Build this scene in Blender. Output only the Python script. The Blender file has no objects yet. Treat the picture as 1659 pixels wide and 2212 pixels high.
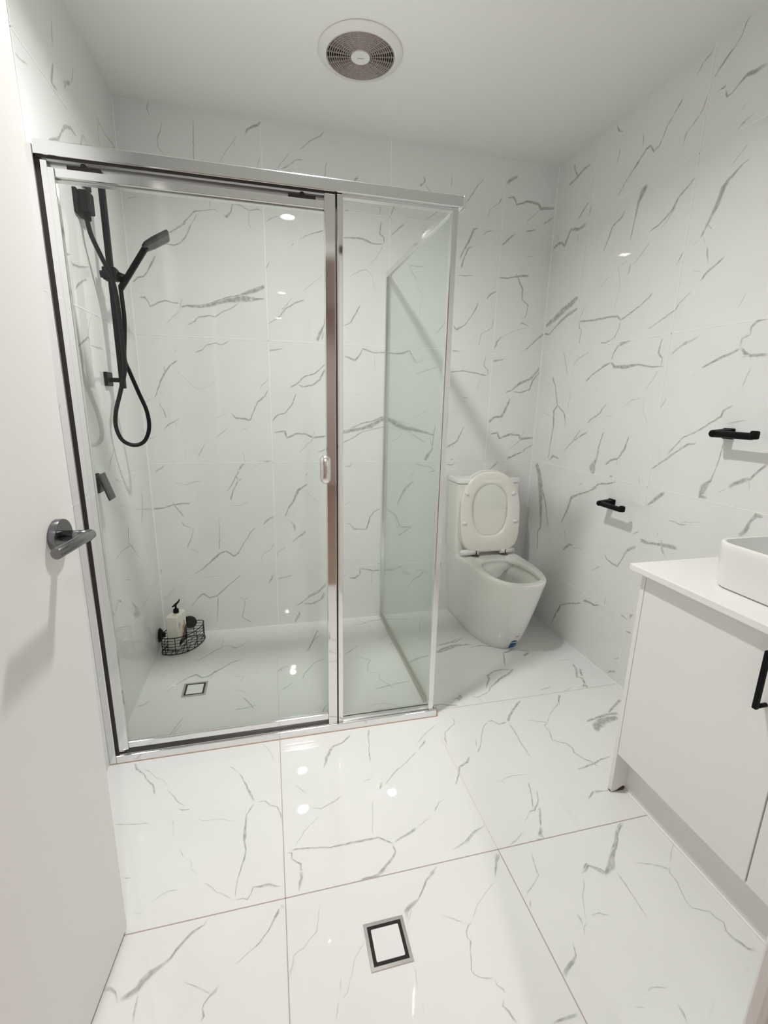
import bpy, bmesh, math, random
from mathutils import Vector, Matrix
PI = math.pi
random.seed(7)
S = bpy.context.scene
COL = S.collection

# ------------------------------------------------------------------ camera, world, light, exposure
CX, CY, CZ = 0.5803, -2.4565, 1.2516
YAW, PITCH, ROLL, FPX = 0.2453, -0.2376, 0.0210, 995.3
W, H = 2.098, 2.449                     # room width and height (left wall x=0, back wall y=0, floor z=0)
YF = -2.25                              # inner face of the entry wall
cd = bpy.data.cameras.new('camera'); cam = bpy.data.objects.new('camera', cd); COL.objects.link(cam)
fwd = Vector((math.sin(YAW)*math.cos(PITCH), math.cos(YAW)*math.cos(PITCH), math.sin(PITCH)))
rgt = Vector((math.cos(YAW), -math.sin(YAW), 0)); up = rgt.cross(fwd)
c_, s_ = math.cos(ROLL), math.sin(ROLL)
r2 = c_*rgt + s_*up; u2 = -s_*rgt + c_*up
cam.matrix_world = Matrix(((r2.x, u2.x, -fwd.x, CX), (r2.y, u2.y, -fwd.y, CY), (r2.z, u2.z, -fwd.z, CZ), (0, 0, 0, 1)))
cd.sensor_fit = 'VERTICAL'; cd.sensor_height = 36.0; cd.sensor_width = 27.0; cd.lens = FPX/2212*36.0
cd.clip_start = 0.02
S.camera = cam
S.view_settings.view_transform = 'Standard'; S.view_settings.look = 'None'
S.view_settings.gamma = 1.0; S.view_settings.use_curve_mapping = False
S.view_settings.exposure = 0.0
wd = bpy.data.worlds.new('world'); S.world = wd; wd.use_nodes = True
bg = wd.node_tree.nodes['Background']; bg.inputs[0].default_value = (0.9, 0.93, 1, 1); bg.inputs[1].default_value = 0.05
S.cycles.max_bounces = 14; S.cycles.diffuse_bounces = 7; S.cycles.glossy_bounces = 8
S.cycles.transparent_max_bounces = 16; S.cycles.sample_clamp_indirect = 0.0; S.cycles.caustics_reflective = True; S.cycles.blur_glossy = .6
LIGHT = 18.0                            # watts of the bathroom downlight
HALL = 10.0                             # watts of each hall downlight

# ------------------------------------------------------------------ materials
def srgb(r, g, b):
    f = lambda c: (c/255/12.92) if c/255 <= .04045 else ((c/255+.055)/1.055)**2.4
    return (f(r), f(g), f(b), 1)
def mat(name, col, rough=.5, metal=0., spec=.5, coat=0., noise=None, bump=None, ior=1.5):
    m = bpy.data.materials.new(name); m.use_nodes = True; nt = m.node_tree
    b = nt.nodes['Principled BSDF']; b.inputs['Base Color'].default_value = col
    b.inputs['Roughness'].default_value = rough; b.inputs['Metallic'].default_value = metal
    b.inputs['IOR'].default_value = ior
    b.inputs['Coat Weight'].default_value = coat; b.inputs['Coat Roughness'].default_value = .03
    if noise:                                        # (scale, amount): faint cloudy tone variation
        tc = nt.nodes.new('ShaderNodeTexCoord'); n = nt.nodes.new('ShaderNodeTexNoise'); n.inputs['Scale'].default_value = noise[0]
        nt.links.new(tc.outputs['Object'], n.inputs['Vector'])
        mx = nt.nodes.new('ShaderNodeMix'); mx.data_type = 'RGBA'
        mx.inputs[6].default_value = col; mx.inputs[7].default_value = tuple(c*(1-noise[1]) for c in col[:3])+(1,)
        nt.links.new(n.outputs['Fac'], mx.inputs[0]); nt.links.new(mx.outputs[2], b.inputs['Base Color'])
    if bump:
        tc = nt.nodes.new('ShaderNodeTexCoord'); n = nt.nodes.new('ShaderNodeTexNoise'); n.inputs['Scale'].default_value = bump[0]
        nt.links.new(tc.outputs['Object'], n.inputs['Vector'])
        bp = nt.nodes.new('ShaderNodeBump'); bp.inputs['Strength'].default_value = bump[1]; bp.inputs['Distance'].default_value = .001
        nt.links.new(n.outputs['Fac'], bp.inputs['Height']); nt.links.new(bp.outputs['Normal'], b.inputs['Normal'])
    return m
TILE_C = (0.82, 0.823, 0.815, 1)
M = {}
def tile_mat(name, col):
    m = mat(name, col, .008); nt = m.node_tree; b = nt.nodes['Principled BSDF']
    tc = nt.nodes.new('ShaderNodeTexCoord'); n = nt.nodes.new('ShaderNodeTexNoise'); n.inputs['Scale'].default_value = 2.3
    n.inputs['Detail'].default_value = 5; n.inputs['Distortion'].default_value = 1.2
    nt.links.new(tc.outputs['Object'], n.inputs['Vector'])
    rp = nt.nodes.new('ShaderNodeValToRGB'); rp.color_ramp.elements[0].position = .35; rp.color_ramp.elements[1].position = .7
    rp.color_ramp.elements[0].color = tuple(c*.965 for c in col[:3])+(1,); rp.color_ramp.elements[1].color = col
    nt.links.new(n.outputs['Fac'], rp.inputs[0])
    at = nt.nodes.new('ShaderNodeAttribute'); at.attribute_name = 'vein'
    n2 = nt.nodes.new('ShaderNodeTexNoise'); n2.inputs['Scale'].default_value = 60; n2.inputs['Detail'].default_value = 6
    nt.links.new(tc.outputs['Object'], n2.inputs['Vector'])
    mr = nt.nodes.new('ShaderNodeMapRange'); mr.inputs[1].default_value = .3; mr.inputs[2].default_value = .62
    mr.inputs[3].default_value = .45; mr.inputs[4].default_value = 1.1
    nt.links.new(n2.outputs['Fac'], mr.inputs[0])
    mu = nt.nodes.new('ShaderNodeMath'); mu.operation = 'MULTIPLY'; mu.use_clamp = True
    nt.links.new(at.outputs['Fac'], mu.inputs[0]); nt.links.new(mr.outputs[0], mu.inputs[1])
    mx = nt.nodes.new('ShaderNodeMix'); mx.data_type = 'RGBA'; mx.inputs[7].default_value = (.33, .335, .32, 1)
    nt.links.new(mu.outputs[0], mx.inputs[0]); nt.links.new(rp.outputs[0], mx.inputs[6])
    nt.links.new(mx.outputs[2], b.inputs['Base Color'])
    return m
M['tile'] = tile_mat('wall_tile', TILE_C)
M['ftile'] = tile_mat('floor_tile', (0.80, 0.805, 0.795, 1))
M['grout'] = mat('wall_grout', (.92, .925, .915, 1), .5)
M['fgrout'] = mat('floor_grout', (.48, .37, .32, 1), .7)
M['silicone'] = mat('white_silicone', (.9, .9, .89, 1), .3)
M['ceil'] = mat('ceiling_paint', (.87, .87, .855, 1), .75, noise=(1.5, .02))
M['door'] = mat('door_paint', (.83, .81, .785, 1), .42, noise=(2, .02), bump=(40, .05))
M['trim'] = mat('trim_paint', (.83, .82, .80, 1), .35)
M['alu'] = mat('polished_aluminium', (.82, .82, .82, 1), .14, 1.0)
M['mirror'] = mat('bright_chrome', (.80, .79, .78, 1), .06, 1.0)
M['alu2'] = mat('satin_aluminium', (.72, .72, .72, 1), .3, 1.0)
M['steel'] = mat('brushed_steel', (.24, .245, .255, 1), .20, 1.0)
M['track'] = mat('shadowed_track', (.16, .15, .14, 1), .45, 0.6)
M['steel_light'] = mat('stainless_drain', (.62, .58, .56, 1), .25, 1.0)
M['black'] = mat('matte_black', (.003, .003, .0035, 1), .5)
M['black'].node_tree.nodes['Principled BSDF'].inputs['Specular IOR Level'].default_value = .15
M['rubber'] = mat('dark_seal', (.03, .022, .02, 1), .6)
M['hose'] = mat('black_hose', (.003, .003, .0035, 1), .4)
M['hose'].node_tree.nodes['Principled BSDF'].inputs['Specular IOR Level'].default_value = .2
M['ceramic'] = mat('white_ceramic', (.83, .83, .79, 1), .07, coat=.3)
M['seat'] = mat('seat_plastic', (.83, .80, .76, 1), .22)
M['plastic'] = mat('white_plastic', (.82, .82, .79, 1), .3)
M['vanity'] = mat('white_laminate', (.83, .82, .80, 1), .32, noise=(3, .015))
M['kick'] = mat('kickboard_laminate', (.80, .79, .76, 1), .35)
M['bench'] = mat('white_stone', (.86, .845, .835, 1), .18, noise=(60, .02))
M['basin'] = mat('satin_basin', (.82, .82, .81, 1), .25)
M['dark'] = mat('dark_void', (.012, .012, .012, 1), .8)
M['grille'] = mat('grille_plastic', (.40, .34, .32, 1), .45)
M['rust'] = mat('water_stain', (.13, .065, .035, 1), .7, noise=(120, .7))
M['blue'] = mat('sticker_blue', (.02, .10, .33, 1), .3)
M['navy'] = mat('sticker_navy', (.01, .03, .10, 1), .3)
M['white'] = mat('sticker_white', (.8, .8, .8, 1), .3)
M['red'] = mat('sticker_red', (.45, .03, .03, 1), .3)
M['bottle'] = mat('bottle_white', (.80, .77, .70, 1), .3)
M['green'] = mat('label_green', (.02, .09, .05, 1), .4)
M['orange'] = mat('label_orange', (.55, .22, .09, 1), .4)
M['yellow'] = mat('soap_stain', (.80, .63, .33, 1), .4)
M['grey'] = mat('print_grey', (.25, .25, .25, 1), .5)
M['hallwall'] = mat('hall_wall_paint', (.78, .70, .65, 1), .7)
M['hallfloor'] = mat('hall_timber', (.42, .29, .22, 1), .4, noise=(12, .4))
def glass():
    m = bpy.data.materials.new('shower_glass'); m.use_nodes = True; nt = m.node_tree; nt.nodes.clear()
    o = nt.nodes.new('ShaderNodeOutputMaterial'); mx = nt.nodes.new('ShaderNodeMixShader')
    t = nt.nodes.new('ShaderNodeBsdfTransparent'); t.inputs[0].default_value = (.955, .972, .955, 1)
    g = nt.nodes.new('ShaderNodeBsdfGlossy'); g.inputs[0].default_value = (1, 1, 1, 1); g.inputs['Roughness'].default_value = .0
    f = nt.nodes.new('ShaderNodeFresnel'); ge = nt.nodes.new('ShaderNodeNewGeometry')
    mr = nt.nodes.new('ShaderNodeMapRange')                         # same pane from either side
    mr.inputs[3].default_value = 1.29; mr.inputs[4].default_value = 1/1.29
    nt.links.new(ge.outputs['Backfacing'], mr.inputs[0]); nt.links.new(mr.outputs[0], f.inputs['IOR'])
    nt.links.new(f.outputs[0], mx.inputs[0]); nt.links.new(t.outputs[0], mx.inputs[1]); nt.links.new(g.outputs[0], mx.inputs[2])
    nt.links.new(mx.outputs[0], o.inputs[0])
    return m
M['glass'] = glass()
M['glass_edge'] = mat('glass_edge', (.25, .38, .33, 1), .15)
def emit(name, col, s):
    m = bpy.data.materials.new(name); m.use_nodes = True; b = m.node_tree.nodes['Principled BSDF']
    b.inputs['Base Color'].default_value = (.8, .8, .8, 1); b.inputs['Emission Color'].default_value = col; b.inputs['Emission Strength'].default_value = s
    return m
M['lamp'] = emit('lamp_diffuser', (1, .985, .97, 1), 120.0)

# ------------------------------------------------------------------ mesh helpers
class MB:
    def __init__(s): s.v = []; s.f = []; s.mi = []; s.sm = []; s.att = {}
    def add(s, vs, fs, mi=0, smooth=False, att=None):
        o = len(s.v); s.v += [tuple(v) for v in vs]
        if att:
            for i, a in enumerate(att): s.att[o+i] = a
        for f in fs: s.f.append(tuple(o+i for i in f)); s.mi.append(mi); s.sm.append(smooth)
        return s
    def box(s, x0, x1, y0, y1, z0, z1, mi=0, bev=0.0, seg=2):
        if x0 > x1: x0, x1 = x1, x0
        if y0 > y1: y0, y1 = y1, y0
        if z0 > z1: z0, z1 = z1, z0
        b = bmesh.new(); bmesh.ops.create_cube(b, size=1)
        for v in b.verts: v.co = Vector(((x0+x1)/2+v.co.x*(x1-x0), (y0+y1)/2+v.co.y*(y1-y0), (z0+z1)/2+v.co.z*(z1-z0)))
        if bev > 0: bmesh.ops.bevel(b, geom=b.edges[:], offset=bev, segments=seg, affect='EDGES', profile=.5)
        return s.bm(b, mi, False)
    def bm(s, b, mi=0, smooth=False):
        b.verts.ensure_lookup_table(); b.verts.index_update()
        s.add([v.co for v in b.verts], [[v.index for v in f.verts] for f in b.faces], mi, smooth); b.free(); return s
    def loft(s, rings, mi=0, cap0=True, cap1=True, smooth=True, closed=True):
        n = len(rings[0]); vs = [p for r in rings for p in r]; fs = []
        for k in range(len(rings)-1):
            for i in range(n if closed else n-1):
                j = (i+1) % n; fs.append((k*n+i, k*n+j, (k+1)*n+j, (k+1)*n+i))
        s.add(vs, fs, mi, smooth)
        if cap0: s.add(rings[0], [list(range(n))[::-1]], mi, False)
        if cap1: s.add(rings[-1], [list(range(n))], mi, False)
        return s
    def cyl(s, a, b, r, r2=None, n=24, mi=0, bev=0.0, smooth=True):
        a = Vector(a); b = Vector(b); d = (b-a); L = d.length; d.normalize(); r2 = r if r2 is None else r2
        q = d.to_track_quat('Z', 'Y')
        prof = [(0, r), (L, r2)] if bev <= 0 else [(0, r-bev), (bev*.3, r-bev*.3), (bev, r), (L-bev, r2), (L-bev*.3, r2-bev*.3), (L, r2-bev)]
        rings = [[a+q @ Vector((rr*math.cos(2*PI*i/n), rr*math.sin(2*PI*i/n), t)) for i in range(n)] for t, rr in prof]
        return s.loft(rings, mi, smooth=smooth)
    def tube(s, pts, r, n=12, mi=0, closed=False, caps=True):
        P = [Vector(p) for p in pts]; N = len(P); T = []
        for i in range(N):
            a = P[(i-1) % N] if (closed or i > 0) else P[i]; b = P[(i+1) % N] if (closed or i < N-1) else P[i]
            T.append((b-a).normalized())
        nrm = T[0].orthogonal().normalized(); rings = []
        for i in range(N):
            if i: nrm = (T[i-1].rotation_difference(T[i]) @ nrm); nrm = (nrm - T[i]*nrm.dot(T[i])).normalized()
            bi = T[i].cross(nrm); rr = r[i] if isinstance(r, (list, tuple)) else r
            rings.append([P[i]+rr*(math.cos(2*PI*k/n)*nrm+math.sin(2*PI*k/n)*bi) for k in range(n)])
        if closed: rings.append(rings[0]); caps = False
        return s.loft(rings, mi, caps, caps)
    def poly_prism(s, pts2, z0, z1, mi=0):                     # pts2 in xy
        return s.loft([[(x, y, z0) for x, y in pts2], [(x, y, z1) for x, y in pts2]], mi, smooth=False)
    def build(s, name, mats, parent=None, smooth_angle=None):
        off = WL.get(parent.name, Vector((0, 0, 0))) if parent else Vector((0, 0, 0))
        me = bpy.data.meshes.new(name); me.from_pydata([tuple(Vector(v)-off) for v in s.v], [], s.f)
        for m in (mats if isinstance(mats, (list, tuple)) else [mats]): me.materials.append(m)
        for i, p in enumerate(me.polygons): p.material_index = s.mi[i]; p.use_smooth = s.sm[i]
        if s.att:
            a = me.attributes.new('vein', 'FLOAT', 'POINT')
            for i, v in s.att.items(): a.data[i].value = v
        me.update()
        b = bmesh.new(); b.from_mesh(me)
        if not s.att: bmesh.ops.remove_doubles(b, verts=b.verts, dist=1e-5); bmesh.ops.recalc_face_normals(b, faces=b.faces)
        b.to_mesh(me); b.free()
        o = bpy.data.objects.new(name, me); COL.objects.link(o)
        if parent: o.parent = parent; WL[o.name] = off
        if smooth_angle is not None:
            me.shade_smooth() if hasattr(me, 'shade_smooth') else None
            me.set_sharp_from_angle(angle=math.radians(smooth_angle))
        return o
WL = {}
def thing(name, label, cat, loc, group=None):
    o = bpy.data.objects.new(name, None); COL.objects.link(o); o.location = loc; o.empty_display_size = .05
    o['label'] = label; o['category'] = cat; WL[o.name] = Vector(loc)
    if group: o['group'] = group
    return o
def tag(o, label, cat, group=None):
    o['label'] = label; o['category'] = cat
    if group: o['group'] = group
    return o
def struct(o): o['kind'] = 'structure'; return o
def smooth_path(pts, n=8):                                     # Catmull-Rom
    P = [Vector(p) for p in pts]; out = []
    for i in range(len(P)-1):
        p0 = P[max(i-1, 0)]; p1 = P[i]; p2 = P[i+1]; p3 = P[min(i+2, len(P)-1)]
        for k in range(n):
            t = k/n
            out.append(.5*((2*p1)+(-p0+p2)*t+(2*p0-5*p1+4*p2-p3)*t*t+(-p0+3*p1-3*p2+p3)*t**3))
    out.append(P[-1]); return out
def rrect(x0, x1, y0, y1, r, n=8):
    out = []
    for cx, cy, a in ((x1-r, y1-r, 0), (x0+r, y1-r, 90), (x0+r, y0+r, 180), (x1-r, y0+r, 270)):
        for k in range(n+1):
            t = math.radians(a+90*k/n); out.append((cx+r*math.cos(t), cy+r*math.sin(t)))
    return out

# ------------------------------------------------------------------ room shell, tile joints and marble veins
# surfaces: (u, v) on the wall plane -> world; ribbons lie a hair in front of the slab, as printed glaze does
PL = {'B': (lambda u, v, e: (u, -e, v)), 'L': (lambda u, v, e: (e, u, v)),
      'R': (lambda u, v, e: (W-e, u, v)), 'F': (lambda u, v, e: (u, v, e))}
FLIP = {'B': 1, 'L': 0, 'R': 1, 'F': 0}
def clip_ok(p, rect): return rect[0] <= p[0] <= rect[1] and rect[2] <= p[1] <= rect[3]
def vein(mb, key, pts, a=1.0, e=.00025):
    """pts: (u, v, width): a soft-edged mineral vein printed in the glaze"""
    P = []; wv = 1.0
    for i in range(len(pts)-1):                                # natural jitter between traced points
        (u0, v0, w0), (u1, v1, w1) = pts[i], pts[i+1]; L = math.hypot(u1-u0, v1-v0); n = max(1, int(L/.011))
        for k in range(n):
            t = k/n; j = (0 if k == 0 else .0014); wv = max(.7, min(1.25, wv+random.uniform(-.12, .12)))
            P.append((u0+(u1-u0)*t+random.uniform(-j, j), v0+(v1-v0)*t+random.uniform(-j, j), (w0+(w1-w0)*t)*wv))
    P.append(pts[-1])
    vs, at, fs = [], [], []
    for i, (u, v, w) in enumerate(P):
        a0 = P[max(i-1, 0)]; b0 = P[min(i+1, len(P)-1)]; d = Vector((b0[0]-a0[0], b0[1]-a0[1]))
        if d.length < 1e-6: d = Vector((1, 0))
        d.normalize(); nx, ny = -d.y, d.x; w = max(w, .0012)
        for k, al in ((-1.0, 0), (-.45, 1), (.45, 1), (1.0, 0)):
            vs.append(PL[key](u+nx*w*.62*k, v+ny*w*.62*k, e+i*1.2e-6)); at.append(al*a*(1 if 0 < i < len(P)-1 else .1))
        if i:
            for k in range(3):
                q = (4*(i-1)+k, 4*i+k, 4*i+k+1, 4*(i-1)+k+1); fs.append(q)
    mb.add(vs, fs, 0, False, at)
def strip(mb, key, u0, v0, u1, v1, w, mi, e=.0007):
    d = Vector((u1-u0, v1-v0)).normalized(); nx, ny = -d.y*w/2, d.x*w/2
    vs = [PL[key](u0+nx, v0+ny, e), PL[key](u0-nx, v0-ny, e), PL[key](u1-nx, v1-ny, e), PL[key](u1+nx, v1+ny, e)]
    mb.add(vs, [(0, 1, 2, 3)], mi, False, [0]*4)
VEINS = [
('B',0.74,((0.142,2.451,7.3),(0.132,2.424,4.2),(0.138,2.405,4.2),(0.15,2.389,2.1))),
('B',0.7,((0.187,2.379,2.6),(0.177,2.345,3.7),(0.163,2.318,6.4),(0.164,2.287,4.3),(0.183,2.263,2.2),(0.215,2.246,1.6))),
('B',0.72,((0.314,2.41,2.2),(0.31,2.363,4.3),(0.306,2.3,4.4),(0.306,2.25,4.4),(0.343,2.252,6.7))),
('B',0.62,((0.407,2.252,2.3),(0.446,2.313,3.4),(0.477,2.351,4.5),(0.493,2.377,2.8))),
('B',0.54,((0.478,2.351,2.8),(0.479,2.328,2.3))),
('B',0.82,((0.526,2.382,4.5),(0.536,2.402,12.3),(0.557,2.415,12.4),(0.584,2.427,11.3),(0.6,2.445,3.4))),
('B',0.6,((0.574,2.267,2.9),(0.582,2.292,4),(0.587,2.307,1.7))),
('B',0.58,((0.66,2.263,3.5),(0.676,2.288,3.5),(0.709,2.325,2.9),(0.721,2.337,1.8))),
('B',0.63,((0.676,2.265,4.7),(0.714,2.287,4.7),(0.749,2.313,4.7),(0.78,2.317,4.7))),
('B',0.63,((0.762,2.351,2.9),(0.807,2.392,4.1),(0.858,2.421,4.7),(0.877,2.443,3.5))),
('B',0.55,((0.858,2.404,2.4),(0.858,2.432,2.9))),
('B',0.5,((0.903,2.399,1.8),(0.948,2.411,1.8))),
('B',0.63,((0.886,2.327,3),(0.879,2.29,4.8),(0.876,2.253,3.7))),
('B',0.59,((0.011,2.072,3.3),(0.042,2.083,3.8),(0.073,2.089,2.2))),
('B',0.58,((0.357,2.112,2.9),(0.36,2.074,3.5))),
('B',0.73,((0.189,1.965,3.4),(0.232,1.994,4.6),(0.269,2.031,5.7),(0.295,2.056,6.9),(0.342,2.064,4.6),(0.378,2.073,4.6),(0.395,2.061,3.5))),
('B',0.6,((0.254,1.974,2.9),(0.28,2.01,4),(0.309,2.052,3.4))),
('B',0.82,((0.413,2.052,3.5),(0.43,2.048,12.9),(0.45,2.072,5.8),(0.458,2.107,4.7),(0.5,2.097,4.7),(0.53,2.083,4.7),(0.567,2.093,8.3),(0.585,2.085,4.8))),
('B',0.55,((0.53,2.081,3),(0.526,2.029,2.4),(0.538,2.001,1.8))),
('B',0.63,((0.602,2.042,4.8),(0.628,2.062,4.8),(0.667,2.078,1.8))),
('B',0.78,((0.159,1.951,8),(0.189,1.963,6.8),(0.219,1.982,4.6),(0.256,2.008,4))),
('B',0.78,((0.138,1.907,3.4),(0.167,1.913,6.9),(0.196,1.91,8.1),(0.226,1.924,5.8),(0.246,1.945,8.1),(0.28,2.011,3.4))),
('B',0.78,((0.009,1.743,8),(0.034,1.765,6.9),(0.057,1.77,6.9),(0.08,1.798,4.6),(0.097,1.83,8),(0.117,1.863,4.6))),
('B',0.52,((0.063,1.773,2.3),(0.064,1.753,1.7))),
('B',0.78,((0.031,1.681,4.7),(0.055,1.684,8.2),(0.068,1.666,4.1),(0.074,1.646,4.7),(0.105,1.663,5.9),(0.139,1.676,5.9),(0.165,1.67,6),(0.2,1.668,6))),
('B',0.58,((0.198,1.639,3),(0.203,1.657,3.6),(0.214,1.691,2.4))),
('B',0.82,((0.202,1.654,6),(0.242,1.66,9.7),(0.291,1.66,13.4),(0.341,1.672,16),(0.391,1.69,18.5),(0.436,1.699,23.6),(0.487,1.709,30),(0.525,1.705,17.6),(0.557,1.711,8.8),(0.586,1.711,7.6))),
('B',0.82,((0.291,1.66,3.7),(0.354,1.685,4.9),(0.411,1.707,4.9),(0.468,1.72,7.5),(0.507,1.735,13.7),(0.546,1.75,17.5),(0.589,1.768,16.4))),
('B',0.81,((0.518,1.702,8.8),(0.538,1.722,3.8))),
('B',0.55,((0.133,1.572,2.4),(0.159,1.6,3),(0.201,1.636,3))),
('B',0.7,((0.227,1.577,4.9),(0.262,1.594,5.5),(0.278,1.613,6.1),(0.325,1.623,4.9),(0.353,1.618,5),(0.389,1.644,5),(0.427,1.659,6.2),(0.467,1.686,5))),
('B',0.64,((0.129,1.529,4.9),(0.148,1.536,1.8))),
('B',0.56,((0.226,1.521,3.1),(0.247,1.524,1.9))),
('B',0.7,((0.251,1.452,5),(0.29,1.471,6.3),(0.307,1.491,5),(0.349,1.502,5.1),(0.374,1.494,5.1),(0.393,1.504,5.1),(0.413,1.516,3.2))),
('B',0.82,((0.056,1.237,3.1),(0.071,1.273,5.6),(0.097,1.331,10),(0.112,1.357,12.4),(0.142,1.396,8.7),(0.175,1.416,5))),
('B',0.64,((0.112,1.395,3.7),(0.11,1.357,5))),
('B',0.58,((0.159,1.447,3.7),(0.176,1.466,2.5))),
('B',0.68,((0.074,1.234,1.9),(0.078,1.208,2.5),(0.091,1.186,3.8),(0.096,1.169,5.8),(0.1,1.143,3.2))),
('B',0.53,((0.086,1.27,2.5),(0.102,1.245,1.9))),
('B',0.53,((0.011,1.22,1.9),(0.049,1.237,2.5))),
('B',0.5,((0.159,1.374,1.9),(0.205,1.328,1.9),(0.252,1.284,1.9),(0.298,1.298,1.9),(0.345,1.332,1.9))),
('B',0.71,((0.083,1.09,3.9),(0.107,1.116,6.5),(0.14,1.133,6.5),(0.163,1.147,3.2))),
('B',0.54,((0.14,1.133,2.6),(0.143,1.1,2))),
('B',0.54,((0.014,1.046,2.6),(0.052,1.059,2.6))),
('B',0.78,((0.401,1.173,2.7),(0.423,1.15,6.8),(0.466,1.148,8.2),(0.489,1.14,5.5),(0.508,1.182,4.8),(0.53,1.23,6.8),(0.565,1.258,6.8),(0.584,1.292,3.4))),
('B',0.57,((0.589,1.343,2.7),(0.554,1.312,3.4),(0.543,1.291,2))),
('B',0.51,((0.32,1.145,2),(0.381,1.173,2))),
('B',0.6,((0.324,1.056,3.4),(0.349,1.077,4.1),(0.383,1.102,2.7))),
('B',0.54,((0.447,1.095,2.1),(0.484,1.102,2.7))),
('B',0.7,((0.591,1.841,6.2),(0.615,1.879,3.1))),
('B',0.66,((0.229,0.953,2),(0.244,0.98,5.4),(0.27,1.022,3.4))),
('B',0.58,((0.448,0.986,2.8),(0.455,0.929,3.5))),
('B',0.82,((0.419,0.883,5.6),(0.441,0.915,9.8),(0.458,0.923,5.6))),
('B',0.74,((0.545,0.932,7.1),(0.588,0.931,5.7))),
('B',0.54,((0.488,0.9,2.1),(0.545,0.928,2.8))),
('B',0.71,((0.027,0.886,5.3),(0.075,0.916,6.6))),
('B',0.7,((0.751,1.984,2.5),(0.807,2.013,5),(0.87,2.034,6.3))),
('B',0.64,((0.714,1.951,3.7),(0.728,1.97,5))),
('B',0.57,((0.766,1.759,2.6),(0.81,1.797,3.2),(0.865,1.838,3.3))),
('B',0.68,((0.595,1.6,3.2),(0.656,1.642,5.2),(0.68,1.675,5.8),(0.734,1.707,5.9),(0.778,1.722,4.6))),
('B',0.56,((0.66,1.664,3.2),(0.687,1.694,3.2),(0.718,1.731,2.6))),
('B',0.82,((0.83,1.532,13.6),(0.848,1.575,14.9),(0.866,1.609,6.7),(0.87,1.642,4))),
('B',0.66,((0.854,1.536,4.1),(0.865,1.583,5.4))),
('B',0.77,((0.594,1.478,7.9),(0.627,1.483,6.6),(0.665,1.489,3.3))),
('B',0.79,((0.69,1.305,6.9),(0.725,1.323,6.9),(0.768,1.362,8.3),(0.817,1.377,6.9),(0.871,1.426,5.5))),
('B',0.79,((0.732,1.32,4.1),(0.76,1.31,6.9),(0.809,1.322,7),(0.842,1.347,8.4),(0.871,1.402,7))),
('B',0.82,((0.721,1.278,3.5),(0.702,1.226,8.4),(0.666,1.18,7),(0.624,1.166,8.3),(0.598,1.138,11.1))),
('B',0.54,((0.666,1.177,2.8),(0.67,1.149,2.1))),
('B',0.82,((0.6,1.078,3.5),(0.635,1.085,5.6),(0.66,1.087,11.3),(0.669,1.053,7.1),(0.719,1.075,7.1),(0.769,1.072,7.2),(0.805,1.054,8.7),(0.871,1.061,10.2))),
('B',0.55,((0.731,0.977,2.9),(0.798,1.043,2.9),(0.813,1.093,2.9))),
('B',0.68,((0.826,0.977,5.9),(0.871,0.995,5.9))),
('B',0.74,((0.727,0.93,7.3),(0.745,0.937,3.7))),
('B',0.48,((0.844,1.236,1.4),(0.872,1.208,1.4))),
('B',0.82,((0.358,0.777,3.5),(0.388,0.82,5.6),(0.411,0.863,6.3),(0.437,0.913,12.6))),
('B',0.82,((0.373,0.732,10),(0.393,0.791,4.3),(0.416,0.834,8.5),(0.438,0.848,3.5))),
('B',0.74,((0.408,0.867,5.6),(0.417,0.83,7.1))),
('B',0.57,((0.109,0.83,2),(0.167,0.819,3.4),(0.207,0.833,3.4),(0.241,0.836,2.1))),
('B',0.55,((0.368,0.703,2.1),(0.409,0.701,2.9),(0.466,0.722,2.9))),
('B',0.82,((0.001,0.7,9.5),(0.053,0.703,5.5),(0.093,0.716,6.9),(0.133,0.722,9.7),(0.179,0.722,8.3))),
('B',0.7,((0.095,0.734,4.8),(0.109,0.705,5.5),(0.13,0.675,6.2),(0.141,0.649,5.6))),
('B',0.7,((0.129,0.631,4.2),(0.138,0.608,4.2),(0.183,0.587,2.8),(0.173,0.546,2.8),(0.161,0.517,6.4),(0.145,0.484,6.4))),
('B',0.55,((0.159,0.485,2.9),(0.208,0.453,2.2))),
('B',0.62,((0.312,0.638,2.2),(0.309,0.555,2.9),(0.302,0.463,4.4))),
('B',0.82,((0.172,0.339,2.9),(0.216,0.367,5.1),(0.26,0.407,8.8),(0.301,0.444,13.3),(0.337,0.457,7.4),(0.374,0.427,10.4),(0.4,0.445,6),(0.427,0.495,4.5),(0.466,0.555,5.9),(0.496,0.584,3.7))),
('B',0.55,((0.473,0.554,3),(0.475,0.527,3))),
('B',0.82,((0.528,0.59,5.2),(0.558,0.62,8.9),(0.588,0.638,10.5))),
('B',0.73,((0.516,0.387,2.3),(0.522,0.426,3),(0.57,0.455,3.8),(0.583,0.486,6.9))),
('B',0.62,((0.598,0.409,4.6),(0.607,0.437,3.1),(0.652,0.466,2.3))),
('B',0.74,((0.004,0.359,7.1),(0.019,0.381,3.6))),
('B',0.55,((0.008,0.21,2.9),(0.04,0.231,2.9),(0.068,0.272,2.9))),
('B',0.82,((0.138,0.151,3.8),(0.176,0.2,4.5),(0.206,0.225,12),(0.239,0.198,7.6),(0.276,0.207,10.6),(0.321,0.248,7.6),(0.404,0.318,5.3))),
('B',0.66,((0.279,0.203,5.3),(0.275,0.138,4.6),(0.264,0.048,2.3))),
('B',0.59,((0.383,0.194,3.1),(0.419,0.174,3.9),(0.449,0.184,3.1))),
('B',0.7,((0.419,0.174,6.2),(0.413,0.125,3.9),(0.399,0.068,3.9),(0.449,0.033,6.4))),
('B',0.77,((0.59,0.28,7.9),(0.632,0.285,6.3),(0.678,0.298,4))),
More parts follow.
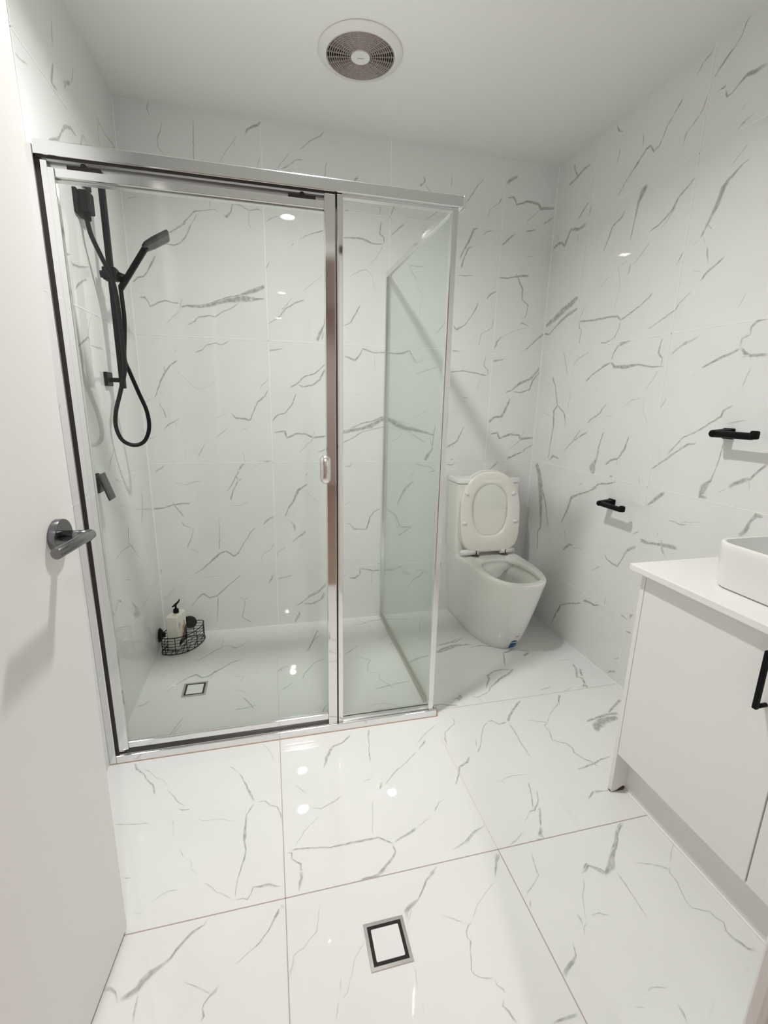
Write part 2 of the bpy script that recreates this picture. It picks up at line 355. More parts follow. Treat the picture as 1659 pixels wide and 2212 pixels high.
('B',0.82,((0.548,0.254,3.1),(0.576,0.305,12.5))),
('B',0.78,((0.688,0.104,6.5),(0.728,0.13,7.4),(0.776,0.164,8.2),(0.815,0.178,7.4),(0.867,0.225,5.8))),
('B',0.79,((0.736,0.125,5.7),(0.775,0.113,8.2),(0.831,0.138,7.4),(0.855,0.179,8.3))),
('B',0.82,((0.715,0.08,4.1),(0.695,0.03,11.5),(0.682,0.005,4.1))),
('B',0.82,((0.646,0.632,4.5),(0.67,0.685,7.5),(0.696,0.722,15),(0.72,0.775,17.9),(0.772,0.811,7.5))),
('B',0.52,((0.68,0.654,2.3),(0.702,0.645,1.5))),
('B',0.7,((0.671,0.615,2.3),(0.689,0.591,6.1),(0.699,0.543,6.2))),
('B',0.82,((0.683,0.488,5.4),(0.714,0.515,9.3),(0.759,0.54,6.2))),
('B',0.62,((0.64,0.538,4.6),(0.647,0.522,2.3))),
('B',0.49,((0.756,0.774,1.5),(0.845,0.686,1.5))),
('B',0.68,((0.758,0.853,5.9),(0.777,0.868,3.7))),
('B',0.82,((1.013,2.252,9.1),(1.037,2.282,7.8))),
('B',0.82,((1.34,2.271,9.5),(1.366,2.296,6.8),(1.361,2.32,5.4))),
('B',0.6,((1.366,2.283,3.4),(1.405,2.25,4.1),(1.436,2.235,2.8))),
('B',0.61,((1.507,2.338,4.1),(1.504,2.287,4.2))),
('B',0.7,((1.588,2.229,3.6),(1.621,2.271,6.4),(1.649,2.316,5.7),(1.678,2.345,4.3))),
('B',0.82,((1.803,2.34,15.9),(1.838,2.364,14.5),(1.865,2.38,8.7))),
('B',0.82,((0.968,2.128,9.2),(0.992,2.131,5.3))),
('B',0.78,((1.197,2.133,8.2),(1.221,2.18,5.4))),
('B',0.63,((1.142,2.128,4.7),(1.145,2.172,2.7))),
('B',0.73,((1.199,2.041,4.1),(1.232,2.07,5.5),(1.268,2.105,6.9))),
('B',0.72,((1.15,2.103,5.4),(1.144,2.045,6.8),(1.166,2.031,5.5),(1.167,2.002,5.5))),
('B',0.82,((0.961,2.012,5.3),(1.028,2.017,6.1),(1.057,2.015,9.5),(1.108,2,5.5),(1.163,2.001,4.1))),
('B',0.58,((1.163,1.996,3.5),(1.131,1.941,2.8),(1.095,1.905,2.1))),
('B',0.61,((1.373,2.129,4.2),(1.425,2.163,4.2),(1.454,2.189,4.2))),
('B',0.58,((0.997,1.842,2.1),(1.044,1.871,3.5),(1.08,1.881,2.8),(1.11,1.854,2.1),(1.123,1.788,2.1))),
('B',0.71,((1.282,1.917,2.8),(1.336,1.915,6.5),(1.382,1.918,5.1))),
('B',0.68,((1.297,1.918,3.6),(1.33,1.87,3.6),(1.342,1.844,5.8))),
('B',0.55,((1.331,1.837,2.9),(1.38,1.778,2.2),(1.366,1.729,1.5),(1.361,1.665,1.5))),
('B',0.82,((0.961,1.611,5),(1.001,1.631,5.7),(1.031,1.68,10),(1.049,1.715,7.1))),
('B',0.51,((0.994,1.609,2.1),(1.001,1.586,1.4))),
('B',0.51,((1.049,1.715,2.1),(1.064,1.736,1.4))),
('B',0.82,((1.569,1.968,7.4),(1.59,2.014,10.3),(1.616,2.057,13.2),(1.64,2.116,14.6),(1.663,2.12,8.8))),
('B',0.82,((1.58,1.928,10.4),(1.593,1.973,5.2),(1.614,2.023,8.8),(1.641,2.035,3))),
('B',0.68,((1.69,2.09,3),(1.713,2.109,4.4),(1.745,2.117,5.9))),
('B',0.66,((1.558,1.891,3),(1.606,1.892,5.3),(1.659,1.899,2.3))),
('B',0.82,((1.8,2.053,4.5),(1.831,2.08,9.1),(1.874,2.115,7.6))),
('B',0.71,((1.716,2.173,2.2),(1.721,2.213,3.6),(1.767,2.245,4.4),(1.785,2.273,6.6))),
('B',0.82,((1.813,2.276,3.7),(1.85,2.281,14.7),(1.87,2.249,7.4),(1.93,2.272,10.4),(1.994,2.266,10.5),(2.009,2.247,13.6),(2.09,2.256,10.7))),
('B',0.59,((2.012,2.298,2.3),(2.018,2.278,3.8))),
('B',0.62,((2.002,2.236,3.8),(1.932,2.175,4.5))),
('B',0.73,((2.03,2.174,6.1),(2.066,2.198,6.9),(2.09,2.215,5.4))),
('B',0.82,((1.932,2.13,12.2),(1.994,2.147,3.1))),
('B',0.82,((1.797,1.899,6.9),(1.848,1.9,7.8),(1.924,1.916,9.4),(1.975,1.92,11))),
('B',0.82,((1.897,1.928,6.2),(1.917,1.894,6.3),(1.943,1.853,11.1),(1.944,1.802,5.6),(1.982,1.775,6.4),(1.978,1.723,4.9),(1.963,1.703,6.5))),
('B',0.52,((1.878,1.948,2.3),(1.883,1.934,2.3))),
('B',0.74,((1.939,1.672,5.7),(1.956,1.683,7.3),(2.002,1.664,2.5))),
('B',0.82,((1.734,1.788,6.2),(1.758,1.815,9.3),(1.79,1.831,9.3))),
('B',0.82,((1.689,1.778,3.1),(1.679,1.741,7),(1.653,1.696,3.9),(1.618,1.651,4.7),(1.574,1.627,14),(1.552,1.647,6.2))),
('B',0.52,((1.715,1.872,2.3),(1.735,1.891,2.3))),
('B',0.7,((1.706,1.548,2.4),(1.718,1.612,4),(1.776,1.645,4),(1.785,1.689,6.3))),
('B',0.82,((1.802,1.537,6.5),(1.816,1.58,11.3),(1.844,1.607,3.2))),
('B',0.53,((1.844,1.607,2.4),(1.933,1.646,2.4),(1.994,1.656,1.6))),
('B',0.82,((1.989,1.538,5),(2.055,1.599,7.5),(2.101,1.635,10))),
('B',0.56,((1.949,2.01,3.1),(2.004,2.022,2.3))),
('B',0.82,((0.968,1.469,5.1),(1.025,1.45,11.8),(1.051,1.479,7.3),(1.066,1.508,7.3),(1.123,1.49,5.9),(1.178,1.495,6),(1.232,1.491,6),(1.28,1.495,9.1),(1.315,1.509,7.6),(1.336,1.477,6.1),(1.353,1.452,6.2))),
('B',0.52,((1.127,1.486,2.2),(1.132,1.411,2.3))),
('B',0.81,((0.983,1.533,8.7),(0.991,1.537,5.22))),
('B',0.66,((1.352,1.389,3.1),(1.412,1.413,4.7),(1.473,1.43,5.5))),
('B',0.62,((1.511,1.724,3),(1.506,1.659,4.6),(1.468,1.61,4.6),(1.452,1.598,3.1))),
('B',0.77,((1.556,1.519,7.9),(1.598,1.519,4.7))),
('B',0.71,((1.753,1.501,4.1),(1.748,1.448,6.5),(1.772,1.425,5.7),(1.774,1.398,4.1))),
('B',0.78,((1.549,1.41,8),(1.63,1.417,7.3),(1.682,1.411,8.1),(1.77,1.396,4.9))),
('B',0.82,((1.798,1.476,9.8),(1.851,1.484,8.2),(1.868,1.491,4.9))),
('B',0.72,((2.018,1.382,5.1),(2.066,1.416,6.8),(2.099,1.452,6.8))),
('B',0.63,((1.477,1.439,3.1),(1.508,1.402,4.8))),
('B',0.57,((1.736,1.379,3.3),(1.71,1.316,2.5))),
('B',0.57,((0.964,0.686,3.3),(1.008,0.705,2.4))),
('B',0.82,((0.956,1.081,18.4),(1.003,1.093,17),(1.058,1.101,18.7),(1.113,1.117,26.6),(1.153,1.14,26.6),(1.185,1.159,20.4))),
('B',0.7,((0.96,1.028,6.2),(1.003,1.047,6.2),(1.066,1.086,5.5),(1.13,1.101,6.3),(1.186,1.113,6.3))),
('B',0.77,((1.003,1.104,3.9),(1.058,1.128,5.4),(1.113,1.14,7.8),(1.184,1.167,7.8))),
('B',0.82,((1.201,1.16,17.3),(1.25,1.129,27.1),(1.308,1.106,24.1),(1.376,1.095,17.9),(1.478,1.067,9.9))),
('B',0.6,((1.22,1.028,3.2),(1.261,1.051,4),(1.293,1.083,3.2))),
('B',0.64,((1.309,1.098,4.8),(1.386,1.051,4.9),(1.429,1.027,2.5))),
('B',0.53,((1.356,1.161,2.4),(1.421,1.205,2.4))),
('B',0.82,((1.48,1.123,4.9),(1.47,1.067,8.3),(1.465,0.987,11.7),(1.433,0.946,25.1),(1.425,0.914,8.4))),
('B',0.61,((1.449,1.063,4.1),(1.464,1.003,4.2))),
('B',0.82,((1.799,1.142,12),(1.833,1.171,10.3),(1.878,1.175,12.1),(1.901,1.224,12),(1.923,1.277,6.8))),
('B',0.61,((1.869,1.171,4.3),(1.877,1.139,2.6))),
('B',0.82,((1.889,1.308,6.8),(1.932,1.325,6.8),(1.975,1.362,11.9),(2.041,1.388,10.3),(2.094,1.453,6.8))),
('B',0.82,((1.938,1.314,5.1),(1.984,1.311,8.6),(2.038,1.328,10.4),(2.056,1.381,8.6),(2.097,1.43,5.1))),
('B',0.8,((1.547,0.999,8.4),(1.585,1.019,7.6),(1.611,1.035,8.5),(1.634,1.084,6.8),(1.649,1.116,5.1))),
('B',0.57,((1.585,1.015,3.4),(1.595,0.994,2.6))),
('B',0.82,((1.813,1.077,4.3),(1.858,1.083,12.2),(1.875,1.052,8.8),(1.938,1.075,12.3),(1.999,1.069,8.9),(2.011,1.048,12.5),(2.095,1.056,9))),
('B',0.58,((1.937,0.98,2.7),(2.002,1.035,3.6),(2.033,1.102,2.7))),
('B',0.78,((2.032,0.98,6.3),(2.099,1.018,8.2))),
('B',0.82,((1.932,0.933,14.3),(2.055,0.984,2.7))),
('B',0.64,((1.63,1.275,4.9),(1.669,1.277,4.1))),
('B',0.53,((1.623,1.251,2.5),(1.658,1.256,2.5))),
('B',0.65,((1.366,0.914,3.3),(1.418,0.897,4.2),(1.452,0.893,3.4),(1.488,0.872,5.1))),
('B',0.57,((1.372,0.865,3.4),(1.334,0.833,3.4))),
('B',0.69,((1.552,0.904,3.4),(1.588,0.899,6),(1.613,0.916,5.2))),
('B',0.82,((1.577,0.93,10.3),(1.599,0.937,4.3))),
('B',0.72,((1.45,0.856,3.4),(1.492,0.872,6.8))),
('B',0.63,((0.968,0.903,4.7),(0.996,0.899,4.8),(1.016,0.922,4.8))),
('B',0.82,((1.267,0.668,5.1),(1.295,0.734,11.8),(1.319,0.775,18.6),(1.365,0.812,6.8))),
('B',0.78,((1.813,0.858,4.5),(1.856,0.896,8),(1.882,0.917,4.5))),
('B',0.79,((1.013,0.547,3.3),(1.05,0.543,6.7),(1.096,0.543,5.1),(1.116,0.614,5),(1.137,0.643,8.4),(1.174,0.658,5))),
('B',0.61,((0.98,0.586,3.3),(1.013,0.568,4.2))),
('B',0.77,((1.217,0.648,4.2),(1.264,0.617,6.8),(1.292,0.551,6.1),(1.345,0.54,7.9),(1.366,0.548,3.5))),
('B',0.73,((1.276,0.491,4.4),(1.319,0.52,7),(1.362,0.544,3.5))),
('B',0.5,((0.964,0.477,1.7),(1.013,0.496,1.7))),
('B',0.5,((1.447,0.627,1.8),(1.501,0.616,1.8))),
('B',0.49,((1.026,1.277,1.5),(1.064,1.285,1.5))),
('B',0.64,((0.685,0.6,3),(0.699,0.584,4.9),(0.7,0.543,3.1))),
('B',0.75,((0.682,0.489,4.9),(0.712,0.513,6.2),(0.749,0.543,7.4),(0.764,0.548,2.5))),
('B',0.58,((0.641,0.536,3.7),(0.647,0.523,1.8))),
('B',0.56,((0.603,0.437,3.1),(0.651,0.466,2.5))),
('B',0.67,((0.597,0.281,4.4),(0.634,0.288,5.7),(0.677,0.295,3.2))),
('B',0.7,((1.003,0.573,2.6),(1.022,0.55,6.4),(1.06,0.544,5.8),(1.092,0.541,4.5),(1.111,0.591,4.5))),
('B',0.5,((0.965,0.487,1.9),(0.977,0.496,1.9))),
('B',0.51,((1.022,0.501,1.9),(1.08,0.501,2))),
('B',0.63,((1.154,0.332,4.7),(1.187,0.33,4.7))),
('B',0.71,((0.962,0.274,6.6),(0.984,0.272,2.7))),
('B',0.82,((0.997,0.258,3.3),(1.03,0.252,12.1),(1.059,0.274,5.4),(1.062,0.308,5.3),(1.095,0.302,5.4),(1.134,0.29,6.8),(1.181,0.291,6.8))),
('B',0.73,((1.205,0.287,4.8),(1.255,0.284,6.9),(1.309,0.308,3.4))),
('B',0.57,((1.131,0.289,3.4),(1.132,0.206,2))),
('B',0.72,((1.281,0.554,4),(1.322,0.545,6.7),(1.362,0.544,4.7))),
('B',0.66,((1.283,0.49,3.4),(1.316,0.512,5.4),(1.362,0.544,3.4))),
('B',0.58,((1.396,0.274,2.8),(1.442,0.274,3.5),(1.478,0.25,2.1))),
('B',0.74,((1.341,0.154,2.8),(1.381,0.215,4.9),(1.422,0.236,7.1),(1.449,0.266,5.6))),
('B',0.61,((1.324,0.272,4.2),(1.352,0.252,4.2))),
('B',0.71,((0.738,0.132,5.2),(0.767,0.167,6.5),(0.817,0.19,6.6),(0.869,0.24,4.6))),
('B',0.78,((0.738,0.118,5.2),(0.797,0.116,5.9),(0.842,0.143,8),(0.862,0.179,4.6))),
('B',0.71,((0.694,0.108,5.2),(0.738,0.132,6.5))),
('B',0.77,((0.682,0.003,2.6),(0.705,0.042,7.9),(0.718,0.075,3.3))),
('B',0.55,((1.501,0.141,2.9),(1.503,0.169,2.2))),
('B',0.74,((1.55,0.288,7.1),(1.556,0.316,4.3))),
('F',0.82,((0.733,-0.303,7.1),(0.762,-0.229,9.9),(0.779,-0.172,6),(0.805,-0.101,8))),
('F',0.6,((0.769,-0.219,4.1),(0.812,-0.148,3.5))),
('F',0.73,((0.579,-0.465,6.9),(0.611,-0.433,5),(0.637,-0.434,2.9))),
('F',0.7,((0.594,-0.473,6.2),(0.6,-0.45,4.2))),
('F',0.7,((0.716,-0.305,6.3),(0.75,-0.301,6.3))),
('F',0.75,((0.686,-0.56,2),(0.7,-0.509,4.8),(0.755,-0.424,2.9),(0.806,-0.406,7.5))),
('F',0.65,((0.588,-0.616,5),(0.615,-0.597,5.1),(0.646,-0.569,3.9))),
('F',0.66,((0.904,-0.388,2.3),(0.937,-0.362,5.5),(0.979,-0.32,3.2),(1.004,-0.314,2.4))),
('F',0.63,((1.036,-0.01,2.9),(1.081,-0.083,4.7))),
('F',0.68,((1.003,-0.081,3.7),(1.056,-0.078,5.6),(1.107,-0.053,4.8),(1.176,-0.046,5.8),(1.261,-0.056,3.9),(1.376,-0.086,2.9))),
('F',0.61,((1.11,-0.283,2.5),(1.153,-0.249,4.3),(1.186,-0.218,2.6))),
('F',0.61,((1.152,-0.351,2.4),(1.181,-0.31,4.2))),
('F',0.62,((0.953,-0.43,2.3),(0.987,-0.431,3),(1.026,-0.46,4.5),(1.005,-0.496,3.6),(0.994,-0.562,2.8))),
('F',0.52,((0.952,-0.44,2.2),(0.976,-0.46,1.5))),
('F',0.62,((0.994,-0.562,2.8),(1.034,-0.575,2.8),(1.044,-0.6,4.1),(1.032,-0.62,3.4),(1.071,-0.686,3.9),(1.081,-0.705,4.5))),
('F',0.65,((0.996,-0.695,4.5),(1.039,-0.687,5.2),(1.111,-0.673,4),(1.171,-0.668,3.3))),
('F',0.5,((1.093,-0.72,1.9),(1.093,-0.737,1.3))),
('F',0.55,((0.948,-0.803,1.8),(1.007,-0.797,3),(1.056,-0.819,2.4),(1.093,-0.842,2.9))),
('F',0.63,((1.155,-0.833,4.8),(1.119,-0.855,1.7))),
('F',0.63,((0.735,-0.829,3.3),(0.757,-0.791,4.6),(0.775,-0.758,4.7))),
('F',0.82,((1.21,-0.52,10.4),(1.259,-0.494,13.6),(1.33,-0.477,10.8))),
('F',0.62,((1.411,-0.086,2.9),(1.362,-0.215,4.5),(1.362,-0.254,3.5))),
('F',0.58,((1.334,-0.261,2.6),(1.362,-0.292,3.5))),
('F',0.55,((1.328,-0.04,3),(1.326,-0.069,2.9))),
('F',0.75,((1.395,-0.395,6.6),(1.472,-0.376,7.5),(1.507,-0.383,6.7),(1.57,-0.341,5.2))),
('F',0.82,((1.371,-0.464,14.1),(1.418,-0.434,16.1),(1.477,-0.412,13.1),(1.539,-0.413,8.3))),
('F',0.74,((1.211,-0.86,4.7),(1.247,-0.856,7.1),(1.282,-0.871,5.9),(1.316,-0.875,3.6))),
('F',0.82,((1.307,-0.835,2.4),(1.336,-0.833,13.5),(1.363,-0.823,6.2))),
('F',0.82,((1.404,-0.394,8.5),(1.459,-0.39,8.6),(1.526,-0.357,8.9))),
('F',0.82,((1.372,-0.46,24.5),(1.43,-0.443,20.8),(1.488,-0.419,17),(1.563,-0.416,15.1),(1.59,-0.432,6.4))),
('F',0.8,((1.565,-0.45,4.2),(1.628,-0.44,8.6),(1.682,-0.466,6.4))),
('F',0.82,((1.703,-0.537,8.2),(1.751,-0.525,12.5),(1.777,-0.508,8.4))),
('F',0.82,((1.714,-0.532,6.2),(1.681,-0.601,9.8),(1.662,-0.644,4.8))),
('F',0.82,((1.796,-0.584,12.1),(1.844,-0.559,12.4))),
('F',0.65,((1.799,-0.528,3.1),(1.852,-0.539,5.2))),
('F',0.82,((2.003,-0.696,7.8),(1.993,-0.739,9.5),(1.95,-0.804,7.2),(1.97,-0.815,9),(1.949,-0.868,8.7),(1.944,-0.89,11.9))),
('F',0.82,((2.014,-0.737,7.6),(1.977,-0.804,12.7))),
('F',0.82,((1.925,-0.88,12),(1.953,-0.858,8.7))),
('F',0.82,((1.481,-0.823,5.8),(1.517,-0.787,6.8),(1.601,-0.73,12.5),(1.64,-0.715,10.9),(1.688,-0.675,9.4))),
('F',0.82,((1.489,-0.793,4.2),(1.535,-0.728,12.4),(1.539,-0.705,14.4),(1.583,-0.678,11.1),(1.64,-0.671,9.4),(1.665,-0.683,9.3))),
('F',0.55,((1.793,-0.638,2.9),(1.797,-0.711,1.9))),
('F',0.55,((1.951,-0.658,3),(2.025,-0.66,3))),
('F',0.69,((1.713,-0.857,3.4),(1.745,-0.853,5.9),(1.784,-0.844,6))),
('F',0.57,((1.817,-0.89,2.5),(1.856,-0.876,3.4),(1.889,-0.861,2.6))),
('F',0.76,((1.204,-0.856,5.4),(1.256,-0.857,7.7),(1.289,-0.874,7.7),(1.316,-0.88,4.6))),
('F',0.82,((1.328,-0.853,7.9),(1.354,-0.822,21),(1.361,-0.829,8))),
('F',0.64,((1.399,-0.837,4),(1.421,-0.847,4),(1.473,-0.827,4.9),(1.506,-0.802,3.4))),
('F',0.56,((1.422,-0.853,3.2),(1.432,-0.89,2.3))),
('F',0.82,((1.788,-0.905,13.1),(1.757,-0.945,7.9),(1.743,-0.972,4.7))),
('F',0.7,((1.751,-0.954,3.2),(1.687,-0.999,3),(1.646,-1.036,2.2),(1.633,-1.055,6.4))),
('F',0.66,((1.63,-1.059,4.3),(1.609,-1.068,4.2),(1.609,-1.102,4.1),(1.59,-1.151,3.3),(1.633,-1.176,4.6),(1.641,-1.205,3.8),(1.632,-1.225,5),(1.648,-1.258,4.3),(1.665,-1.276,5.4),(1.675,-1.306,4.1))),
('F',0.61,((1.556,-1.025,2.2),(1.593,-1.041,2.9),(1.631,-1.058,4.3))),
('F',0.82,((1.79,-1.085,10.1),(1.846,-1.075,13.2),(1.909,-1.066,12),(1.955,-1.071,22.5))),
('F',0.82,((1.916,-1.058,9),(1.97,-1.026,10.9),(2.031,-0.994,14.5))),
('F',0.82,((1.79,-1.146,13.8),(1.813,-1.117,31.1),(1.866,-1.093,33.5),(1.938,-1.09,17.7))),
('F',0.52,((1.778,-1.046,2.2),(1.79,-1.076,2.2))),
('F',0.79,((1.593,-1.296,5.8),(1.626,-1.295,8.2),(1.668,-1.287,8.4),(1.708,-1.275,6.1),(1.754,-1.272,3.7))),
('F',0.5,((1.685,-1.311,1.8),(1.697,-1.334,1.7))),
('F',0.82,((1.595,-0.905,6.3),(1.565,-0.929,9.3),(1.499,-0.986,10.3),(1.473,-1.016,14.3))),
('F',0.82,((1.395,-0.999,10),(1.414,-0.999,5.7),(1.433,-1.025,4.9),(1.468,-1.02,10))),
('F',0.64,((1.393,-1.003,5),(1.369,-1.02,4.2),(1.343,-1.056,2.7),(1.306,-1.12,3.2),(1.28,-1.151,3.7))),
('F',0.62,((1.304,-1.08,2),(1.291,-1.12,4.5))),
('F',0.67,((1.473,-1.034,5.6),(1.471,-1.084,4.7),(1.464,-1.139,4.5),(1.463,-1.213,2.4))),
('F',0.62,((1.181,-0.975,3.5),(1.127,-1.009,4),(1.091,-1.045,4.5),(1.077,-1.054,3.2))),
('F',0.71,((1.114,-1.046,6.5),(1.072,-1.087,3.7))),
('F',0.66,((1.265,-0.949,2.9),(1.258,-0.983,3.5),(1.203,-1.021,3.4),(1.19,-1.055,5.3),(1.185,-1.089,1.9))),
('F',0.79,((1.245,-1.158,7.3),(1.226,-1.182,8.3),(1.189,-1.198,8.2),(1.172,-1.231,5.6),(1.144,-1.268,2.2))),
('F',0.58,((1.223,-1.124,3.7),(1.233,-1.12,2.5))),
('F',0.52,((1.305,-1.283,1.7),(1.342,-1.275,2.3),(1.375,-1.274,2.3),(1.416,-1.282,1.7))),
('F',0.49,((1.287,-1.275,1.1),(1.318,-1.298,1.6))),
('F',0.76,((1.394,-1.309,7.7),(1.383,-1.34,3.8),(1.369,-1.373,3.6),(1.351,-1.408,5))),
('F',0.73,((1.402,-1.35,3.7),(1.386,-1.382,4.6),(1.354,-1.414,6.9),(1.328,-1.419,3.9))),
('F',0.78,((1.375,-1.408,8),(1.353,-1.446,5.8),(1.338,-1.473,3.7))),
('F',0.82,((1.341,-1.469,5.6),(1.324,-1.492,15.5),(1.328,-1.508,9),(1.301,-1.506,8.9))),
('F',0.53,((1.328,-1.419,2.5),(1.298,-1.449,2.4))),
('F',0.66,((1.05,-1.48,2.6),(1.091,-1.468,5.3),(1.136,-1.44,4.1),(1.175,-1.429,3.3))),
('F',0.56,((1.216,-1.506,1.7),(1.246,-1.494,3.1),(1.268,-1.48,2.3),(1.281,-1.475,1.4))),
('F',0.54,((0.969,-1.39,2.8),(1.022,-1.366,1.9))),
('F',0.73,((1.042,-1.349,6.9),(1.065,-1.321,2),(1.093,-1.311,1))),
('F',0.8,((1.545,-1.418,2.1),(1.585,-1.394,8.5),(1.625,-1.4,2.7),(1.67,-1.401,1.6))),
('F',0.82,((1.595,-1.513,8.6),(1.556,-1.537,6.5),(1.528,-1.565,6.2),(1.497,-1.59,7.7),(1.466,-1.622,14),(1.433,-1.64,9.6),(1.412,-1.618,4.1),(1.399,-1.605,9.1),(1.379,-1.619,5.7))),
('F',0.56,((1.467,-1.641,3.2),(1.469,-1.664,3.2))),
('F',0.8,((1.163,-1.523,8.5),(1.155,-1.543,5.8),(1.132,-1.579,2))),
('F',0.55,((1.265,-1.533,1.3),(1.261,-1.563,2.9),(1.246,-1.605,2.4))),
('F',0.66,((0.991,-1.514,3.3),(0.955,-1.539,5.5))),
('F',0.5,((1.54,-1.631,1.3),(1.59,-1.65,1.7))),
('F',0.69,((0.081,-0.934,4.4),(0.097,-0.966,6.1),(0.122,-0.989,3.4),(0.139,-1.019,3.3),(0.165,-1.049,4.9),(0.179,-1.093,3.9))),
('F',0.55,((0.122,-0.971,3),(0.143,-0.988,3),(0.167,-1.018,2.9),(0.194,-1.034,2.5),(0.214,-1.064,1.6))),
('F',0.58,((0.217,-1.083,2.8),(0.235,-1.105,2),(0.248,-1.126,3.5),(0.28,-1.158,2.6))),
('F',0.65,((0.261,-1.163,3),(0.276,-1.172,5.2),(0.296,-1.174,2.2),(0.294,-1.166,1.9))),
('F',0.52,((0.296,-1.187,2.2),(0.312,-1.201,1.8))),
('F',0.52,((0.323,-1.211,1.1),(0.344,-1.226,1.1),(0.38,-1.23,2.2),(0.4,-1.232,1.4),(0.42,-1.243,1.4),(0.443,-1.248,1.1))),
('F',0.58,((0.088,-1.182,3.5),(0.123,-1.189,2.8),(0.158,-1.195,2.8),(0.173,-1.196,3.5),(0.189,-1.203,3.2))),
('F',0.5,((0.254,-1.201,1.8),(0.266,-1.264,1))),
('F',0.55,((0.157,-1.358,2.4),(0.168,-1.363,2.9),(0.185,-1.365,1.2))),
('F',0.53,((0.291,-1.304,2),(0.305,-1.336,2.5))),
('F',0.49,((0.309,-1.34,1.3),(0.325,-1.35,1.6),(0.329,-1.357,1.2),(0.33,-1.374,1.2),(0.351,-1.396,1.2))),
('F',0.54,((0.37,-1.421,2),(0.39,-1.438,2.6),(0.404,-1.454,2.3),(0.42,-1.462,2.5),(0.443,-1.481,1.9))),
('F',0.51,((0.246,-1.443,1.1),(0.264,-1.43,2),(0.282,-1.424,1.4),(0.308,-1.426,2))),
('F',0.52,((0.327,-1.417,1.2),(0.331,-1.413,2.3))),
('F',0.49,((0.239,-1.457,1.3),(0.248,-1.451,1.6))),
('F',0.47,((0.209,-1.463,1.1),(0.231,-1.466,1.1))),
('F',0.59,((0.403,-1.018,2.2),(0.419,-1.034,3.9),(0.425,-1.043,2.2),(0.439,-1.057,2.2))),
('F',0.7,((0.439,-1.057,2.6),(0.459,-1.105,4.1),(0.475,-1.145,6.4),(0.492,-1.187,3.9))),
('F',0.62,((0.501,-1.191,1.9),(0.525,-1.194,3.5),(0.542,-1.215,3.4),(0.563,-1.226,3.8),(0.572,-1.253,4.4),(0.575,-1.285,2.9))),
('F',0.82,((0.492,-1.195,3.1),(0.481,-1.212,6.8),(0.47,-1.232,4.4),(0.468,-1.273,6.3),(0.468,-1.303,11.6),(0.467,-1.321,6.7),(0.473,-1.35,3.9),(0.469,-1.379,6.3),(0.461,-1.41,3.6),(0.454,-1.439,2.9),(0.452,-1.479,2.5))),
('F',0.5,((0.467,-1.198,1.9),(0.466,-1.213,1.5),(0.47,-1.23,1.8))),
('F',0.76,((0.452,-1.484,3.9),(0.471,-1.485,2.5),(0.482,-1.49,3.9),(0.49,-1.479,2.8),(0.496,-1.462,4),(0.515,-1.465,7.5),(0.538,-1.464,7.6),(0.552,-1.472,4.1),(0.569,-1.476,1.7))),
('F',0.53,((0.516,-0.933,1.9),(0.54,-0.978,2.4),(0.555,-1.028,2.3))),
('F',0.57,((0.566,-1.147,3.3),(0.574,-1.143,1.98))),
('F',0.82,((0.39,-1.517,3),(0.382,-1.528,2.7),(0.36,-1.537,5.2),(0.34,-1.555,5.1),(0.326,-1.57,5),(0.317,-1.584,4.3),(0.298,-1.595,6.3),(0.279,-1.605,11.9),(0.266,-1.616,12.7),(0.258,-1.629,9.9),(0.243,-1.636,9.8),(0.226,-1.639,7.3))),
('F',0.75,((0.224,-1.645,3.4),(0.215,-1.625,3.4),(0.203,-1.615,5),(0.188,-1.61,7.5))),
('F',0.59,((0.263,-1.637,3),(0.263,-1.657,3.8),(0.265,-1.689,3.2))),
('F',0.53,((0.189,-1.612,2.5),(0.179,-1.631,2.4))),
('F',0.82,((0.572,-1.526,10.7),(0.562,-1.534,7.5),(0.549,-1.552,5.5),(0.534,-1.577,2.9),(0.516,-1.596,2.6),(0.491,-1.611,1.9),(0.471,-1.625,1.6),(0.46,-1.63,1.1))),
('F',0.53,((0.353,-1.637,1),(0.382,-1.653,2.5),(0.413,-1.673,2.5))),
('F',0.71,((0.43,-1.66,2.5),(0.423,-1.67,6.5),(0.411,-1.678,2.4),(0.401,-1.689,2.2),(0.4,-1.697,2.4),(0.404,-1.709,4.2),(0.398,-1.718,1.8))),
('F',0.58,((0.594,-1.643,2.5),(0.584,-1.669,3.7),(0.578,-1.686,2.6))),
('F',0.82,((0.622,-1.445,10.4),(0.622,-1.466,7.7),(0.615,-1.477,4.7),(0.611,-1.499,1.7))),
('F',0.56,((0.663,-1.542,1.1),(0.657,-1.563,2.2),(0.651,-1.59,2.1),(0.648,-1.604,2.5),(0.625,-1.621,2),(0.617,-1.631,1.7),(0.601,-1.636,1.9),(0.59,-1.643,1.9),(0.586,-1.666,3.2),(0.58,-1.68,1.8))),
('F',0.54,((0.596,-1.658,1.4),(0.587,-1.666,2.8))),
('F',0.71,((0.566,-1.528,6.5),(0.56,-1.546,2.1))),
('F',0.74,((0.777,-1.506,3),(0.799,-1.505,7.2),(0.817,-1.508,5.4),(0.837,-1.5,4.3),(0.848,-1.496,2.5))),
('F',0.68,((0.794,-1.61,5.8),(0.787,-1.614,3.2))),
('F',0.82,((0.981,-1.526,3.7),(0.946,-1.547,4.8),(0.926,-1.572,4),(0.911,-1.588,3.9),(0.886,-1.599,12.1),(0.872,-1.609,14.1),(0.869,-1.627,6.4))),
('F',0.52,((0.888,-1.602,2.2),(0.875,-1.626,2.1),(0.864,-1.639,2.1))),
